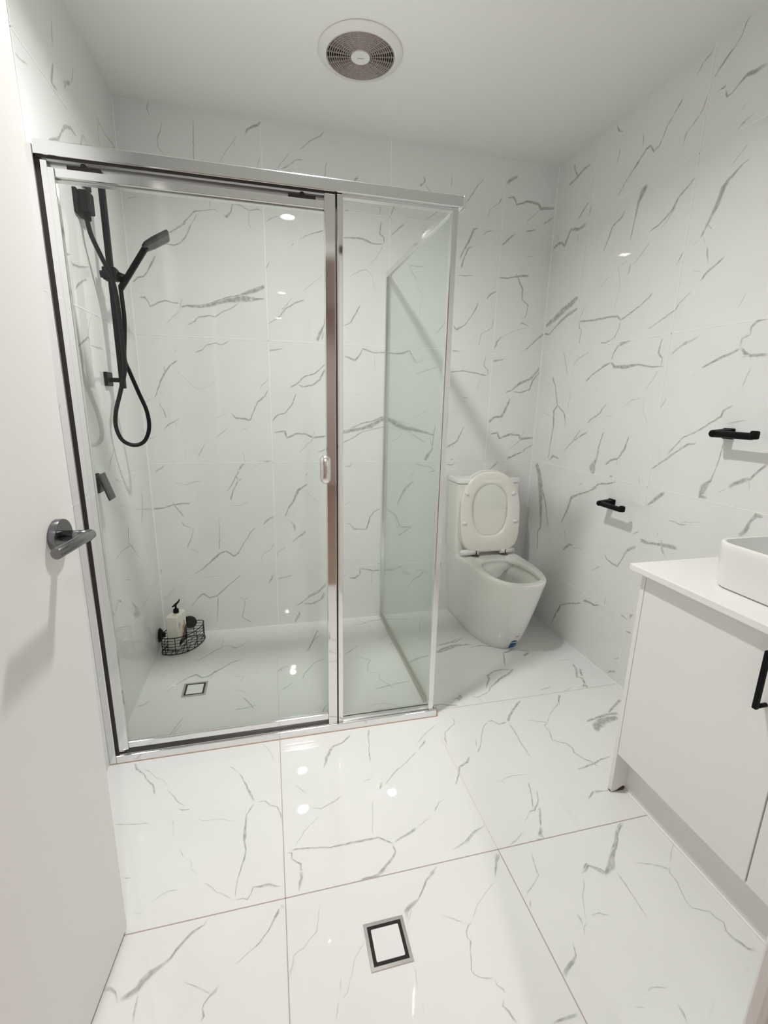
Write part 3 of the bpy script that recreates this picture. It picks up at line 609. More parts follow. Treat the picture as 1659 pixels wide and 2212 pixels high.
('F',0.54,((0.757,-1.65,2.2),(0.741,-1.666,1.5),(0.727,-1.681,1.7),(0.718,-1.703,1.6),(0.708,-1.722,1.6),(0.701,-1.738,1.5),(0.689,-1.745,2.6))),
('F',0.62,((0.686,-1.731,4.4),(0.688,-1.721,3.1),(0.692,-1.708,0.9))),
('F',0.54,((0.681,-1.744,1.7),(0.675,-1.765,2.5),(0.67,-1.779,2.8))),
('F',0.53,((0.637,-1.764,1.6),(0.637,-1.776,2.4))),
('F',0.51,((0.949,-1.635,0.8),(0.971,-1.646,2.1),(1.002,-1.664,2.1))),
('F',0.51,((0.857,-1.722,1.2),(0.855,-1.745,2),(0.85,-1.769,1.5))),
('F',0.49,((0.853,-1.79,1.1),(0.852,-1.816,1.6))),
('F',0.53,((0.865,-1.817,2.5),(0.873,-1.813,1.5))),
('F',0.63,((1.085,-1.471,4.7),(1.105,-1.465,4.1),(1.137,-1.443,3.2),(1.176,-1.429,2.9))),
('F',0.82,((1.173,-1.521,13.1),(1.157,-1.539,8.3),(1.148,-1.553,3.8),(1.131,-1.584,1.5))),
('F',0.49,((1.123,-1.592,1.5),(1.087,-1.613,1.4),(1.055,-1.634,1.1),(1.028,-1.663,1.6))),
('F',0.66,((1.023,-1.67,5.3),(1.012,-1.674,2.1),(1.001,-1.687,2.6),(0.999,-1.699,2),(1.004,-1.707,3.5),(0.995,-1.724,1.7),(0.989,-1.743,2.8),(0.981,-1.761,2.1),(0.984,-1.77,2.3),(1.005,-1.782,2.3),(1.024,-1.787,5.4))),
('F',0.62,((1.025,-1.788,3.2),(1.026,-1.801,2),(1.035,-1.809,4.4),(1.035,-1.819,1.7))),
('F',0.66,((1.03,-1.824,2.2),(1.02,-1.835,4.2),(1.028,-1.846,5),(1.036,-1.869,5.3))),
('F',0.51,((1.002,-1.664,2.1),(1.017,-1.672,2.1))),
('F',0.55,((1.265,-1.54,1.3),(1.255,-1.574,2.5),(1.251,-1.602,2.7),(1.234,-1.614,2.4),(1.198,-1.635,2.9),(1.19,-1.645,1.4))),
('F',0.6,((1.194,-1.655,4),(1.181,-1.674,3.3))),
('F',0.54,((1.213,-1.506,1.7),(1.25,-1.491,2.8),(1.278,-1.475,2.8))),
('F',0.82,((1.344,-1.462,4.4),(1.333,-1.483,10.6),(1.317,-1.502,15.2))),
('F',0.82,((1.592,-1.518,6.6),(1.551,-1.544,8.5),(1.518,-1.58,6.7),(1.486,-1.601,16.3),(1.464,-1.625,19),(1.436,-1.638,11.1),(1.421,-1.62,3.1),(1.401,-1.609,7.6),(1.385,-1.62,6.2),(1.369,-1.623,3.1))),
('F',0.55,((1.364,-1.637,2.4),(1.361,-1.646,3),(1.335,-1.675,2.6),(1.318,-1.705,2.5),(1.304,-1.729,1.6))),
('F',0.61,((1.467,-1.648,4.3),(1.466,-1.682,3),(1.463,-1.722,1.7),(1.458,-1.764,1.3))),
('F',0.7,((1.292,-1.71,2.7),(1.292,-1.723,6.4),(1.29,-1.738,1.3))),
('F',0.6,((1.306,-1.734,2.1),(1.289,-1.742,1.6),(1.277,-1.76,4.1))),
('F',0.82,((1.241,-1.765,2.5),(1.237,-1.777,3),(1.232,-1.79,5.8),(1.215,-1.8,11.9),(1.193,-1.81,10.2),(1.178,-1.819,10))),
('F',0.5,((1.108,-1.82,1.8),(1.121,-1.821,1.1))),
('F',0.73,((1.104,-1.885,4.1),(1.123,-1.884,6.1),(1.147,-1.884,7),(1.169,-1.884,5))),
('F',0.54,((1.324,-1.721,2.2),(1.331,-1.723,2.7),(1.348,-1.722,2.7),(1.357,-1.728,2.7),(1.373,-1.734,2.7))),
('F',0.54,((1.052,-1.697,2.6),(1.06,-1.693,1.56))),
('F',0.54,((1.129,-1.666,2.7),(1.137,-1.662,1.62))),
('F',0.53,((1.44,-1.555,2.4),(1.448,-1.551,1.44))),
('F',0.52,((1.334,-1.887,2.2),(1.345,-1.885,1.8))),
('F',0.46,((1.296,-1.901,0.8),(1.318,-1.908,0.8))),
('F',0.51,((1.698,-1.606,1.7),(1.665,-1.627,2),(1.633,-1.657,1.6))),
('F',0.71,((1.625,-1.661,1.6),(1.61,-1.677,3.7),(1.609,-1.705,3),(1.604,-1.713,2.4),(1.598,-1.729,2.3),(1.59,-1.748,2.3),(1.591,-1.766,2),(1.629,-1.783,2.8),(1.63,-1.798,2.7),(1.64,-1.811,2.7),(1.628,-1.828,5.2),(1.629,-1.843,5.1),(1.639,-1.86,6.5),(1.643,-1.871,6),(1.659,-1.878,5.5))),
('F',0.59,((1.558,-1.635,1.3),(1.601,-1.656,3.2),(1.62,-1.672,3.8))),
('F',0.82,((1.599,-1.904,10.3),(1.608,-1.901,5.7))),
('F',0.54,((1.336,-1.887,2.2),(1.356,-1.881,2.7),(1.395,-1.89,1.8))),
('F',0.7,((1.391,-1.917,4.3),(1.389,-1.934,6.3),(1.383,-1.95,3.3))),
('F',0.71,((1.584,-1.394,6.6),(1.646,-1.401,2.1))),
('F',0.58,((0.772,-0.976,2.8),(0.776,-0.994,3.7))),
('F',0.82,((0.722,-1.102,2.5),(0.736,-1.06,9.6),(0.757,-1.017,10),(0.771,-1.001,6.4),(0.804,-0.992,7.5),(0.832,-0.966,10.5),(0.842,-0.96,6.8))),
('F',0.82,((0.916,-0.943,10.9),(0.907,-0.977,6.8),(0.902,-1.022,3.3),(0.893,-1.053,4.1),(0.891,-1.089,5.3),(0.884,-1.108,3.9))),
('F',0.49,((0.839,-1.187,1.2),(0.885,-1.176,1.6))),
('F',0.82,((0.599,-1.38,4.3),(0.656,-1.386,4.3),(0.707,-1.397,4.3),(0.766,-1.395,7.7),(0.821,-1.396,9),(0.849,-1.396,5.7),(0.886,-1.425,6.6))),
('F',0.78,((0.893,-1.421,5.6),(0.969,-1.392,8.2))),
('F',0.78,((0.885,-1.428,4.4),(0.887,-1.451,4.3),(0.862,-1.476,7.3),(0.824,-1.504,8),(0.772,-1.507,4.9))),
('F',0.77,((0.583,-1.384,2.7),(0.599,-1.389,4.3),(0.598,-1.405,4.2),(0.622,-1.427,5.1),(0.622,-1.463,7.9),(0.612,-1.5,2.8))),
('F',0.55,((0.61,-1.371,2.7),(0.639,-1.327,2.9),(0.687,-1.287,2.4))),
('F',0.59,((0.668,-1.252,2.5),(0.696,-1.261,3.7),(0.735,-1.246,3.8),(0.771,-1.225,2.6))),
('F',0.51,((0.843,-1.187,2.1),(0.88,-1.18,2.1))),
('F',0.61,((0.916,-1.215,3.4),(0.965,-1.166,4.3),(1.01,-1.137,3.7),(1.064,-1.094,3.1))),
('F',0.79,((0.907,-1.202,8.3),(0.89,-1.233,3.4))),
('F',0.54,((0.86,-1.27,2.6),(0.834,-1.383,1.7))),
('F',0.54,((0.622,-1.15,2),(0.658,-1.196,2.6))),
('R',0.82,((-0.125,2.405,12.3),(-0.15,2.364,8.7),(-0.173,2.33,6.9),(-0.168,2.325,8.7))),
('R',0.82,((-0.099,2.327,12.7),(-0.15,2.333,14),(-0.213,2.351,11.8),(-0.265,2.353,7.3))),
('R',0.74,((-0.42,2.436,5.8),(-0.434,2.408,7.2),(-0.468,2.386,3.5))),
('R',0.67,((-0.459,2.327,5.7),(-0.45,2.281,4.4),(-0.433,2.277,3.7))),
('R',0.65,((-0.589,2.325,3.9),(-0.598,2.273,5.2))),
('R',0.82,((-0.478,2.137,5.1),(-0.536,2.192,5.5),(-0.585,2.23,11.9),(-0.618,2.257,9),(-0.64,2.259,7.6),(-0.661,2.228,11.3),(-0.69,2.239,7.3),(-0.712,2.287,4.8),(-0.733,2.314,4.1))),
('R',0.62,((-0.807,2.185,3.4),(-0.812,2.221,4.4),(-0.863,2.25,3.7))),
('R',0.71,((-1.026,2.132,6.6),(-1.043,2.144,4.6),(-1.065,2.151,3.6))),
('R',0.57,((-1.123,2.111,3.4),(-1.125,2.117,3.4))),
('R',0.82,((-0.28,2.191,5),(-0.228,2.153,10.3),(-0.204,2.136,5.2))),
('R',0.79,((-0.309,2.175,4.1),(-0.292,2.132,8.3))),
('R',0.82,((-0.01,2.06,9.9),(-0.059,2.074,13.5),(-0.093,2.065,11.3),(-0.115,2.045,13.1),(-0.157,2.109,12.6),(-0.218,2.09,12.2),(-0.278,2.094,13.4))),
('R',0.62,((-0.217,2.068,4.4),(-0.224,2.027,2.6))),
('R',0.63,((-0.045,2.12,3.9),(-0.055,2.076,4.8))),
('R',0.74,((-0.487,2.115,7.3),(-0.494,2.123,7.2))),
('R',0.82,((-0.426,1.931,3.1),(-0.447,1.97,9.2),(-0.473,2.026,10.4),(-0.523,2.044,10.1),(-0.543,2.07,8.5))),
('R',0.68,((-0.482,2.049,5.9),(-0.48,2.035,3.7))),
('R',0.82,((-0.648,2.122,16.8),(-0.627,2.094,26.4),(-0.613,2.067,13.4),(-0.603,1.996,6.8),(-0.595,1.932,5.6))),
('R',0.82,((-0.886,2.051,5.4),(-0.821,2.008,8.1),(-0.801,1.976,10.6),(-0.752,1.948,7.4),(-0.698,1.931,5.2))),
('R',0.58,((-0.819,1.985,3.5),(-0.781,1.944,3.6),(-0.75,1.923,1.9))),
('R',0.63,((-0.709,1.894,4.5),(-0.674,1.861,4.7),(-0.632,1.828,4.1))),
('R',0.73,((-0.614,1.838,7),(-0.612,1.805,7),(-0.597,1.797,2.8))),
('R',0.52,((-0.544,1.844,2.2),(-0.595,1.852,2.1))),
('R',0.56,((-0.435,1.779,3.2),(-0.486,1.817,2.3))),
('R',0.58,((-1.076,2.075,3.6),(-1.056,2.055,2.8),(-1.023,2.029,1.9))),
('R',0.82,((-1.091,2.024,2.3),(-1.069,2.018,5.5),(-1.026,1.99,13.6),(-1.009,1.971,19.8),(-0.997,1.927,17.1),(-0.981,1.897,9.3),(-0.949,1.834,6.4))),
('R',0.61,((-0.972,1.873,4.2),(-0.997,1.847,1.5))),
('R',0.7,((-0.984,1.801,5.2),(-0.99,1.772,6.3),(-0.999,1.744,3.1))),
('R',0.82,((-0.979,1.688,6.5),(-1.002,1.713,8.4),(-1.037,1.732,9.1),(-1.062,1.75,5.9))),
('R',0.6,((-1.035,1.715,4.1),(-1.041,1.699,3.1))),
('R',0.57,((-0.938,1.728,3.3),(-0.952,1.73,2.2),(-0.978,1.719,1.6))),
('R',0.54,((-0.96,1.836,2.1),(-0.973,1.813,2.6))),
('R',0.52,((-0.916,1.82,1.7),(-0.943,1.831,2.2))),
('R',0.65,((-0.883,1.812,5.1),(-0.867,1.78,4.1),(-0.857,1.767,2.4))),
('R',0.68,((-0.951,1.662,2.8),(-0.904,1.632,4.1),(-0.889,1.609,5.9),(-0.823,1.58,5),(-0.765,1.556,3.9))),
('R',0.82,((-0.278,1.772,12.4),(-0.236,1.753,36.4),(-0.167,1.73,41.8),(-0.096,1.699,29.8),(-0.012,1.67,16.7))),
('R',0.82,((-0.283,1.717,10.7),(-0.198,1.697,15),(-0.116,1.659,9.9),(-0.056,1.623,8.2),(-0.005,1.633,8.5))),
('R',0.62,((-0.343,1.72,2.6),(-0.309,1.666,4.4))),
('R',0.82,((-0.306,1.653,8),(-0.401,1.643,10),(-0.501,1.64,10.9),(-0.576,1.635,10.4),(-0.598,1.616,8.8),(-0.646,1.632,7.1),(-0.713,1.661,6),(-0.754,1.686,5.2),(-0.76,1.696,5.1))),
('R',0.77,((-0.598,1.613,4.4),(-0.596,1.581,4.4),(-0.575,1.547,4.5),(-0.523,1.528,7.8),(-0.483,1.532,4.8))),
('R',0.73,((-0.306,1.653,5.3),(-0.312,1.622,6.2),(-0.331,1.609,7),(-0.327,1.542,5.3))),
('R',0.52,((-0.538,1.851,2.2),(-0.57,1.757,2.2),(-0.548,1.666,2.3))),
('R',0.53,((-1.165,1.619,1.9),(-1.154,1.591,2.4),(-1.139,1.567,1.4))),
('R',0.82,((-1.251,1.523,6.1),(-1.22,1.521,9),(-1.203,1.504,9.2),(-1.205,1.482,2.8),(-1.179,1.472,4.7),(-1.177,1.445,6.7))),
('R',0.76,((-0.839,1.465,7.6),(-0.847,1.515,6.2))),
('R',0.74,((-0.596,1.49,3),(-0.617,1.518,5.9),(-0.677,1.521,7.1))),
('R',0.62,((-0.913,1.461,3.6),(-0.967,1.481,4.6),(-1.017,1.5,3.3))),
('R',0.55,((-1.127,1.551,2.9),(-1.119,1.555,1.74))),
('R',0.63,((-0.206,1.52,4.8),(-0.259,1.401,3.8))),
('R',0.66,((-0.294,1.442,3.7),(-0.334,1.474,5.4),(-0.412,1.498,4.2))),
('R',0.82,((-0.125,1.395,12.3),(-0.159,1.352,6),(-0.2,1.242,7),(-0.171,1.215,12.2),(-0.183,1.137,10.3),(-0.171,1.025,6.3),(-0.164,0.952,6.4))),
('R',0.78,((-0.206,1.242,8),(-0.264,1.209,7.8),(-0.288,1.158,6.7),(-0.284,1.131,3.9))),
('R',0.56,((-0.068,1.204,3.2),(-0.156,1.187,3.1))),
('R',0.82,((-0.179,0.946,9.5),(-0.208,0.973,14.5),(-0.264,0.964,8))),
('R',0.82,((-0.412,1.36,8.7),(-0.449,1.389,7.6),(-0.533,1.427,11.1),(-0.573,1.442,9.2))),
('R',0.82,((-0.573,1.442,10.8),(-0.6,1.419,15.2),(-0.672,1.415,17.3),(-0.737,1.42,6.9),(-0.81,1.407,5.9),(-0.876,1.404,4.4))),
('R',0.82,((-0.576,1.449,7.7),(-0.58,1.474,6.1),(-0.606,1.508,10.4),(-0.668,1.521,6.4))),
('R',0.82,((-0.847,1.513,4.4),(-0.84,1.457,8.9),(-0.862,1.436,5),(-0.861,1.406,5))),
('R',0.54,((-0.853,1.393,2.5),(-0.828,1.352,2.6),(-0.797,1.319,2.7))),
('R',0.55,((-0.306,1.313,2.8),(-0.287,1.218,2.9))),
('R',0.55,((-0.696,1.247,2.9),(-0.733,1.275,2.8),(-0.781,1.281,2.1))),
('R',0.54,((-0.797,1.278,2),(-0.809,1.219,2),(-0.839,1.185,2.7))),
('R',0.56,((-0.577,1.199,3.2),(-0.628,1.207,2.3))),
('R',0.78,((-0.58,1.258,4.7),(-0.555,1.234,8.1),(-0.544,1.214,6.5),(-0.479,1.178,6),(-0.461,1.16,6.9))),
('R',0.75,((-0.416,1.129,4.5),(-0.364,1.066,7.5),(-0.296,1.003,6.9))),
('R',0.81,((-0.473,1.122,8.7),(-0.427,1.101,8),(-0.37,1.067,6.5))),
('R',0.82,((-0.585,1.133,5.6),(-0.564,1.057,7.4),(-0.56,1.001,8.4),(-0.537,0.956,37.5),(-0.554,0.923,13.6))),
('R',0.82,((-0.746,1.125,4.3),(-0.732,1.067,10.3),(-0.697,1.018,10.6),(-0.653,1.006,11),(-0.624,0.979,9.6))),
('R',0.59,((-0.697,1.018,3.8),(-0.698,0.986,3.1))),
('R',0.68,((-0.902,1.445,4.8),(-0.954,1.481,5.8),(-1.012,1.497,4.4))),
('R',0.82,((-1.046,1.387,6.5),(-1.108,1.415,10.2),(-1.167,1.436,6.8),(-1.18,1.443,5.7))),
('R',0.82,((-1.18,1.443,7.6),(-1.198,1.426,11.3),(-1.219,1.415,8.3),(-1.274,1.416,9.6))),
('R',0.59,((-1.186,1.413,3.8),(-1.214,1.418,2.8))),
('R',0.62,((-1.177,1.446,3.8),(-1.179,1.473,3.8),(-1.195,1.486,4.6))),
('R',0.82,((-1.016,1.361,11.2),(-1.029,1.371,6.6))),
('R',0.5,((-1.227,1.379,1.9),(-1.211,1.316,1.9))),
('R',0.65,((-0.891,1.242,5.1),(-0.914,1.284,3.7))),
('R',0.82,((-1.193,1.26,2.9),(-1.161,1.24,9.1),(-1.157,1.221,7.2),(-1.115,1.194,5.3),(-1.074,1.166,4.4),(-1.023,1.141,3.5),(-0.986,1.099,4.2),(-0.961,1.068,4.4))),
('R',0.8,((-0.895,1.001,5.3),(-0.943,1.037,7.6),(-0.976,1.064,8.6),(-1.002,1.084,4.8),(-1.047,1.116,8),(-1.08,1.122,6.7))),
('R',0.58,((-1.185,1.197,3.5),(-1.214,1.206,3.4),(-1.25,1.212,2.4))),
('R',0.56,((-1.293,1.241,3.1),(-1.309,1.246,3.1))),
('R',0.82,((-1.183,1.134,4.6),(-1.179,1.073,4.1),(-1.168,1.02,3.7),(-1.164,0.999,7.5),(-1.141,0.969,27.4),(-1.133,0.935,22.2),(-1.163,0.936,6.5))),
('R',0.82,((-1.344,1.085,8.9),(-1.319,1.054,6.4),(-1.301,1.027,6.6),(-1.279,1.019,13.4),(-1.252,1.004,11.8),(-1.233,0.983,10.1))),
('R',0.57,((-1.297,1.022,3.3),(-1.304,0.989,1.9))),
('R',0.55,((-1.226,0.979,3),(-1.197,0.959,2.1))),
('R',0.82,((-0.052,0.912,34),(-0.092,0.859,44.7),(-0.118,0.786,40.1),(-0.14,0.679,26.8),(-0.162,0.554,13.5),(-0.138,0.521,11.4),(-0.15,0.409,13.8))),
('R',0.82,((-0.136,0.781,13.2),(-0.19,0.69,8.7),(-0.232,0.574,5.4))),
('R',0.82,((-0.345,0.629,10),(-0.383,0.702,15.6),(-0.406,0.778,20.9),(-0.449,0.802,11.1),(-0.533,0.837,7.8),(-0.59,0.869,7.5))),
('R',0.82,((-0.551,0.851,8.6),(-0.597,0.885,11.6),(-0.673,0.902,11),(-0.708,0.914,7.7))),
('R',0.62,((-0.451,0.851,4.6),(-0.487,0.872,4.5))),
('R',0.57,((-0.523,0.918,2.6),(-0.544,0.92,3.4))),
('R',0.82,((-0.658,0.93,9.5),(-0.685,0.936,7.8))),
('R',0.82,((-0.899,0.847,4.1),(-0.931,0.875,11.9),(-0.968,0.91,12.7),(-0.98,0.921,7.6))),
('R',0.66,((-1.015,0.817,2.5),(-1.077,0.813,5.4),(-1.101,0.822,2.9))),
('R',0.5,((-1.069,0.82,1.8),(-1.153,0.842,1.7))),
('R',0.82,((-0.892,0.7,9.8),(-0.936,0.697,8.2),(-1.002,0.708,11.6),(-1.057,0.717,14.8),(-1.08,0.716,4.9))),
('R',0.82,((-0.998,0.728,6.5),(-1.006,0.707,6.4),(-1.014,0.685,9),(-1.03,0.673,7.6))),
('R',0.54,((-0.977,0.759,2.6),(-0.98,0.735,2.6))),
('R',0.67,((-0.846,0.705,4.3),(-0.882,0.732,5.6))),
('R',0.64,((-0.383,0.599,4.9),(-0.399,0.547,4.9))),
('R',0.82,((-0.385,0.485,8),(-0.439,0.535,13.5),(-0.463,0.535,4.8))),
('R',0.55,((-0.454,0.52,2.9),(-0.544,0.545,2.7))),
('R',0.82,((-0.814,0.6,9),(-0.834,0.632,10.3),(-0.879,0.666,5.7))),
('R',0.82,((-1.3,0.833,14.7),(-1.318,0.856,14.4),(-1.329,0.893,9.4),(-1.343,0.916,18.5),(-1.367,0.915,9))),
('R',0.82,((-1.282,0.93,11.7),(-1.268,0.927,4))),
('R',0.54,((-0.832,0.961,2.1),(-0.847,0.926,2.8))),
('R',0.82,((-0.89,0.695,7.3),(-0.932,0.692,7.1),(-1,0.708,9),(-1.047,0.72,9.7),(-1.08,0.718,5.3))),
('R',0.72,((-0.997,0.725,5.6),(-1.003,0.709,5.6),(-1.017,0.687,6.7),(-1.034,0.663,6.6))),
('R',0.82,((-0.7,0.57,4.3),(-0.717,0.548,6.3),(-0.752,0.541,9.6),(-0.789,0.539,8.1),(-0.814,0.59,5.2),(-0.83,0.625,6.4),(-0.878,0.664,8.7))),
('R',0.61,((-0.62,0.451,3),(-0.683,0.501,4.3))),
('R',0.82,((-0.593,0.286,11.1),(-0.64,0.296,10.8),(-0.677,0.296,10.5),(-0.711,0.312,7.3))),
('R',0.61,((-0.742,0.377,2.8),(-0.747,0.328,4.3))),
('R',0.82,((-0.85,0.327,8),(-0.889,0.327,9.1))),
('R',0.82,((-0.903,0.334,7.7),(-0.907,0.351,11.5),(-0.922,0.367,7.6))),
('R',0.71,((-0.893,0.268,6.6),(-0.926,0.276,5.1))),
('R',0.6,((-0.846,0.102,2.8),(-0.881,0.129,4.1))),
('R',0.82,((-0.821,0.013,5.7),(-0.835,0.029,9.9),(-0.875,0.054,6.9))),
('R',0.82,((-0.361,0.039,6),(-0.388,0.108,10.2),(-0.416,0.158,11.4),(-0.421,0.184,17.1))),
('R',0.8,((-0.422,0.178,8.5),(-0.478,0.216,6.9),(-0.586,0.265,7.7))),
('R',0.82,((-0.462,0.255,9.6),(-0.454,0.259,5.76))),
('R',0.57,((-0.385,0.597,3.4),(-0.397,0.545,3.4))),
('R',0.71,((-0.878,2.442,5.6),(-0.872,2.429,6.5),(-0.839,2.415,5.9),(-0.821,2.391,4.3))),
('R',0.82,((-1.003,2.45,7.2),(-0.992,2.439,6.5),(-0.983,2.411,4.4),(-0.964,2.392,4.5),(-0.944,2.381,10),(-0.917,2.361,6.3),(-0.897,2.342,6.5))),
('R',0.82,((-1.092,2.274,9.6),(-1.06,2.274,14.1),(-1.026,2.281,12.4),(-1.008,2.272,6.7),(-0.98,2.255,4.6),(-0.964,2.255,6.2),(-0.955,2.278,5.5))),
('R',0.82,((-0.955,2.297,2.3),(-0.948,2.29,9.4),(-0.922,2.292,3.2))),
('R',0.54,((-1.05,2.203,1.8),(-1.025,2.182,2.6))),
('R',0.65,((-1.079,2.154,1.8),(-1.055,2.143,1.8),(-1.035,2.137,5.2),(-1.024,2.132,3))),
('R',0.65,((-0.884,2.309,2.5),(-0.874,2.269,5.1),(-0.863,2.254,3.4),(-0.821,2.228,3.1),(-0.809,2.2,2.7),(-0.806,2.179,1.8))),
('R',0.82,((-0.775,2.355,3.6),(-0.768,2.341,12.7),(-0.741,2.317,2.8),(-0.721,2.286,2.9))),
('R',0.54,((-1.096,2.254,2.7),(-1.093,2.238,2.8))),
('R',0.57,((-1.124,2.125,3.4),(-1.12,2.112,2.1))),
('R',0.48,((-1.08,2.233,1.4),(-1.072,2.219,1.4))),
('R',0.53,((-0.911,2.284,2.4),(-0.897,2.268,2.1))),
('R',0.5,((-1.11,2.107,1.4),(-1.126,2.115,1.7))),
('L',0.58,((-0.895,2.073,2.4),(-0.868,2.076,3.4),(-0.843,2.082,3.5),(-0.815,2.092,1.8))),
('L',0.56,((-0.596,2.326,2.7),(-0.614,2.261,3.2))),
('L',0.82,((-0.625,2.205,4.3),(-0.646,2.168,12.6),(-0.66,2.137,13.6),(-0.621,2.134,5.5))),
('L',0.7,((-0.444,2.299,3.7),(-0.461,2.264,6.2),(-0.483,2.23,6.1))),
('L',0.82,((-0.559,2.192,5.7),(-0.516,2.213,9.5),(-0.494,2.226,6))),
('L',0.82,((-0.539,2.2,11.6),(-0.556,2.175,8.1))),
('L',0.82,((-0.747,1.947,7),(-0.71,1.967,12.5),(-0.671,1.987,10.8),(-0.636,2.019,5.5),(-0.597,2.055,11.4),(-0.545,2.077,8.3),(-0.498,2.076,5))),
('L',0.66,((-0.469,2.057,5.1),(-0.429,2.111,5.3),(-0.374,2.098,4.2))),
('L',0.71,((-0.45,2.068,6.5),(-0.446,2.078,6.5))),
('L',0.62,((-0.219,2.262,3.8),(-0.243,2.212,4.5),(-0.245,2.155,4.6))),
('L',0.82,((-0.248,2.251,4.5),(-0.146,2.242,5.7),(-0.056,2.251,12.2),(-0.012,2.245,7.2))),
('L',0.82,((-0.735,1.667,7.7),(-0.718,1.665,8.9),(-0.684,1.674,3.4))),
('L',0.78,((-0.691,1.656,5.7),(-0.676,1.647,8.2),(-0.615,1.655,6.2),(-0.524,1.677,3.3))),
('L',0.81,((-0.682,1.574,4.7),(-0.622,1.608,8.7),(-0.563,1.628,6.5))),
('L',0.53,((-0.685,1.483,2.4),(-0.658,1.505,1.8))),
('L',0.65,((-0.558,1.517,3.4),(-0.593,1.482,3.9),(-0.62,1.438,5.2))),
('L',0.81,((-0.731,1.393,5.9),(-0.657,1.423,8.8),(-0.62,1.438,6.5),(-0.601,1.429,5.3))),
('L',0.68,((-0.607,1.413,2.6),(-0.476,1.414,5.9))),
('L',0.6,((-0.425,1.411,3.1),(-0.336,1.401,4.1))),
('L',0.66,((-0.939,1.53,3.6),(-0.934,1.535,5.5))),
('L',0.82,((-0.37,1.741,18),(-0.362,1.745,10.8))),
('L',0.76,((-0.94,1.224,4.7),(-0.935,1.218,7.6),(-0.907,1.202,2))),
('L',0.74,((-0.568,0.985,5.7),(-0.546,1.009,7.2),(-0.504,1.033,5.9),(-0.482,1.056,4.5))),
('L',0.65,((-0.628,1.164,5.2),(-0.62,1.168,3.12))),
('L',0.7,((-0.514,0.936,6),(-0.456,0.919,6.3))),
('L',0.82,((-0.163,0.814,4),(-0.183,0.739,8.9),(-0.217,0.679,5.9))),
('L',0.82,((-0.414,0.727,6.7),(-0.421,0.709,11.8),(-0.441,0.658,5.9),(-0.401,0.631,6.9),(-0.324,0.554,3.7))),
('L',0.65,((-0.415,0.64,5.1),(-0.534,0.654,3.9),(-0.623,0.644,2.9))),
('L',0.53,((-0.509,0.798,2.3),(-0.449,0.76,2.4))),
('L',0.6,((-0.185,0.529,4.1),(-0.162,0.56,3.1))),
('L',0.56,((-0.744,0.843,3.1),(-0.746,0.82,3.2))),
('L',0.51,((-0.312,0.77,1.8),(-0.116,0.724,2.1))),
('L',0.57,((-0.549,0.538,3.2),(-0.467,0.506,3.4))),
('L',0.55,((-0.577,0.909,2.9),(-0.564,0.872,2.9))),
('L',0.82,((-0.731,0.723,10.4),(-0.723,0.727,6.24))),
('L',0.66,((-0.709,0.515,4.6),(-0.715,0.481,5.3),(-0.695,0.454,3.4))),
('L',0.8,((-0.642,0.49,7),(-0.62,0.479,8.6),(-0.608,0.472,3.6))),
('L',0.61,((-0.643,0.488,4.2),(-0.692,0.461,4.1))),
('L',0.62,((-0.29,0.369,4.6),(-0.282,0.373,2.76))),
('F',0.82,((0.198,-0.292,4.1),(0.233,-0.265,4.2),(0.263,-0.221,7.3),(0.316,-0.177,6.8),(0.341,-0.174,5.3),(0.37,-0.207,10.5),(0.395,-0.196,4.5),(0.436,-0.149,3.9))),
('F',0.59,((0.306,-0.1,3.2),(0.303,-0.155,3.8),(0.3,-0.176,3.8))),
('F',0.82,((0.1,-0.528,2.9),(0.128,-0.491,3),(0.161,-0.45,5),(0.184,-0.429,5.7),(0.21,-0.413,11.5),(0.241,-0.446,6.3),(0.264,-0.442,7.6),(0.293,-0.409,9.1),(0.323,-0.384,6),(0.364,-0.341,5.5),(0.412,-0.323,3.5))),
('F',0.64,((0.293,-0.409,2.6),(0.275,-0.461,5))),
('F',0.71,((0.003,-0.609,5.4),(0.032,-0.598,6.6),(0.055,-0.571,3.4))),
('F',0.65,((0.155,-0.827,2.3),(0.173,-0.805,4.3),(0.19,-0.754,4.5),(0.204,-0.719,5.1))),
('F',0.55,((0.177,-0.826,2.4),(0.187,-0.799,2.9),(0.206,-0.758,3))),
('F',0.63,((0.398,-0.711,4.8),(0.444,-0.708,4.3),(0.49,-0.697,4.4))),
('F',0.78,((0.432,-0.633,8),(0.451,-0.667,5.6),(0.478,-0.718,5.4))),
('F',0.56,((0.371,-0.452,1.9),(0.401,-0.471,3.2),(0.434,-0.474,3.2),(0.408,-0.51,3.1))),
('F',0.6,((0.393,-0.572,3),(0.43,-0.587,3.5),(0.446,-0.614,4.1))),
('F',0.5,((0.268,-0.62,1.7),(0.279,-0.593,1.7))),
('F',0.62,((0.178,-0.635,4.4),(0.186,-0.631,2.64))),
('F',0.51,((0.437,-0.439,2),(0.495,-0.469,1.9)))]

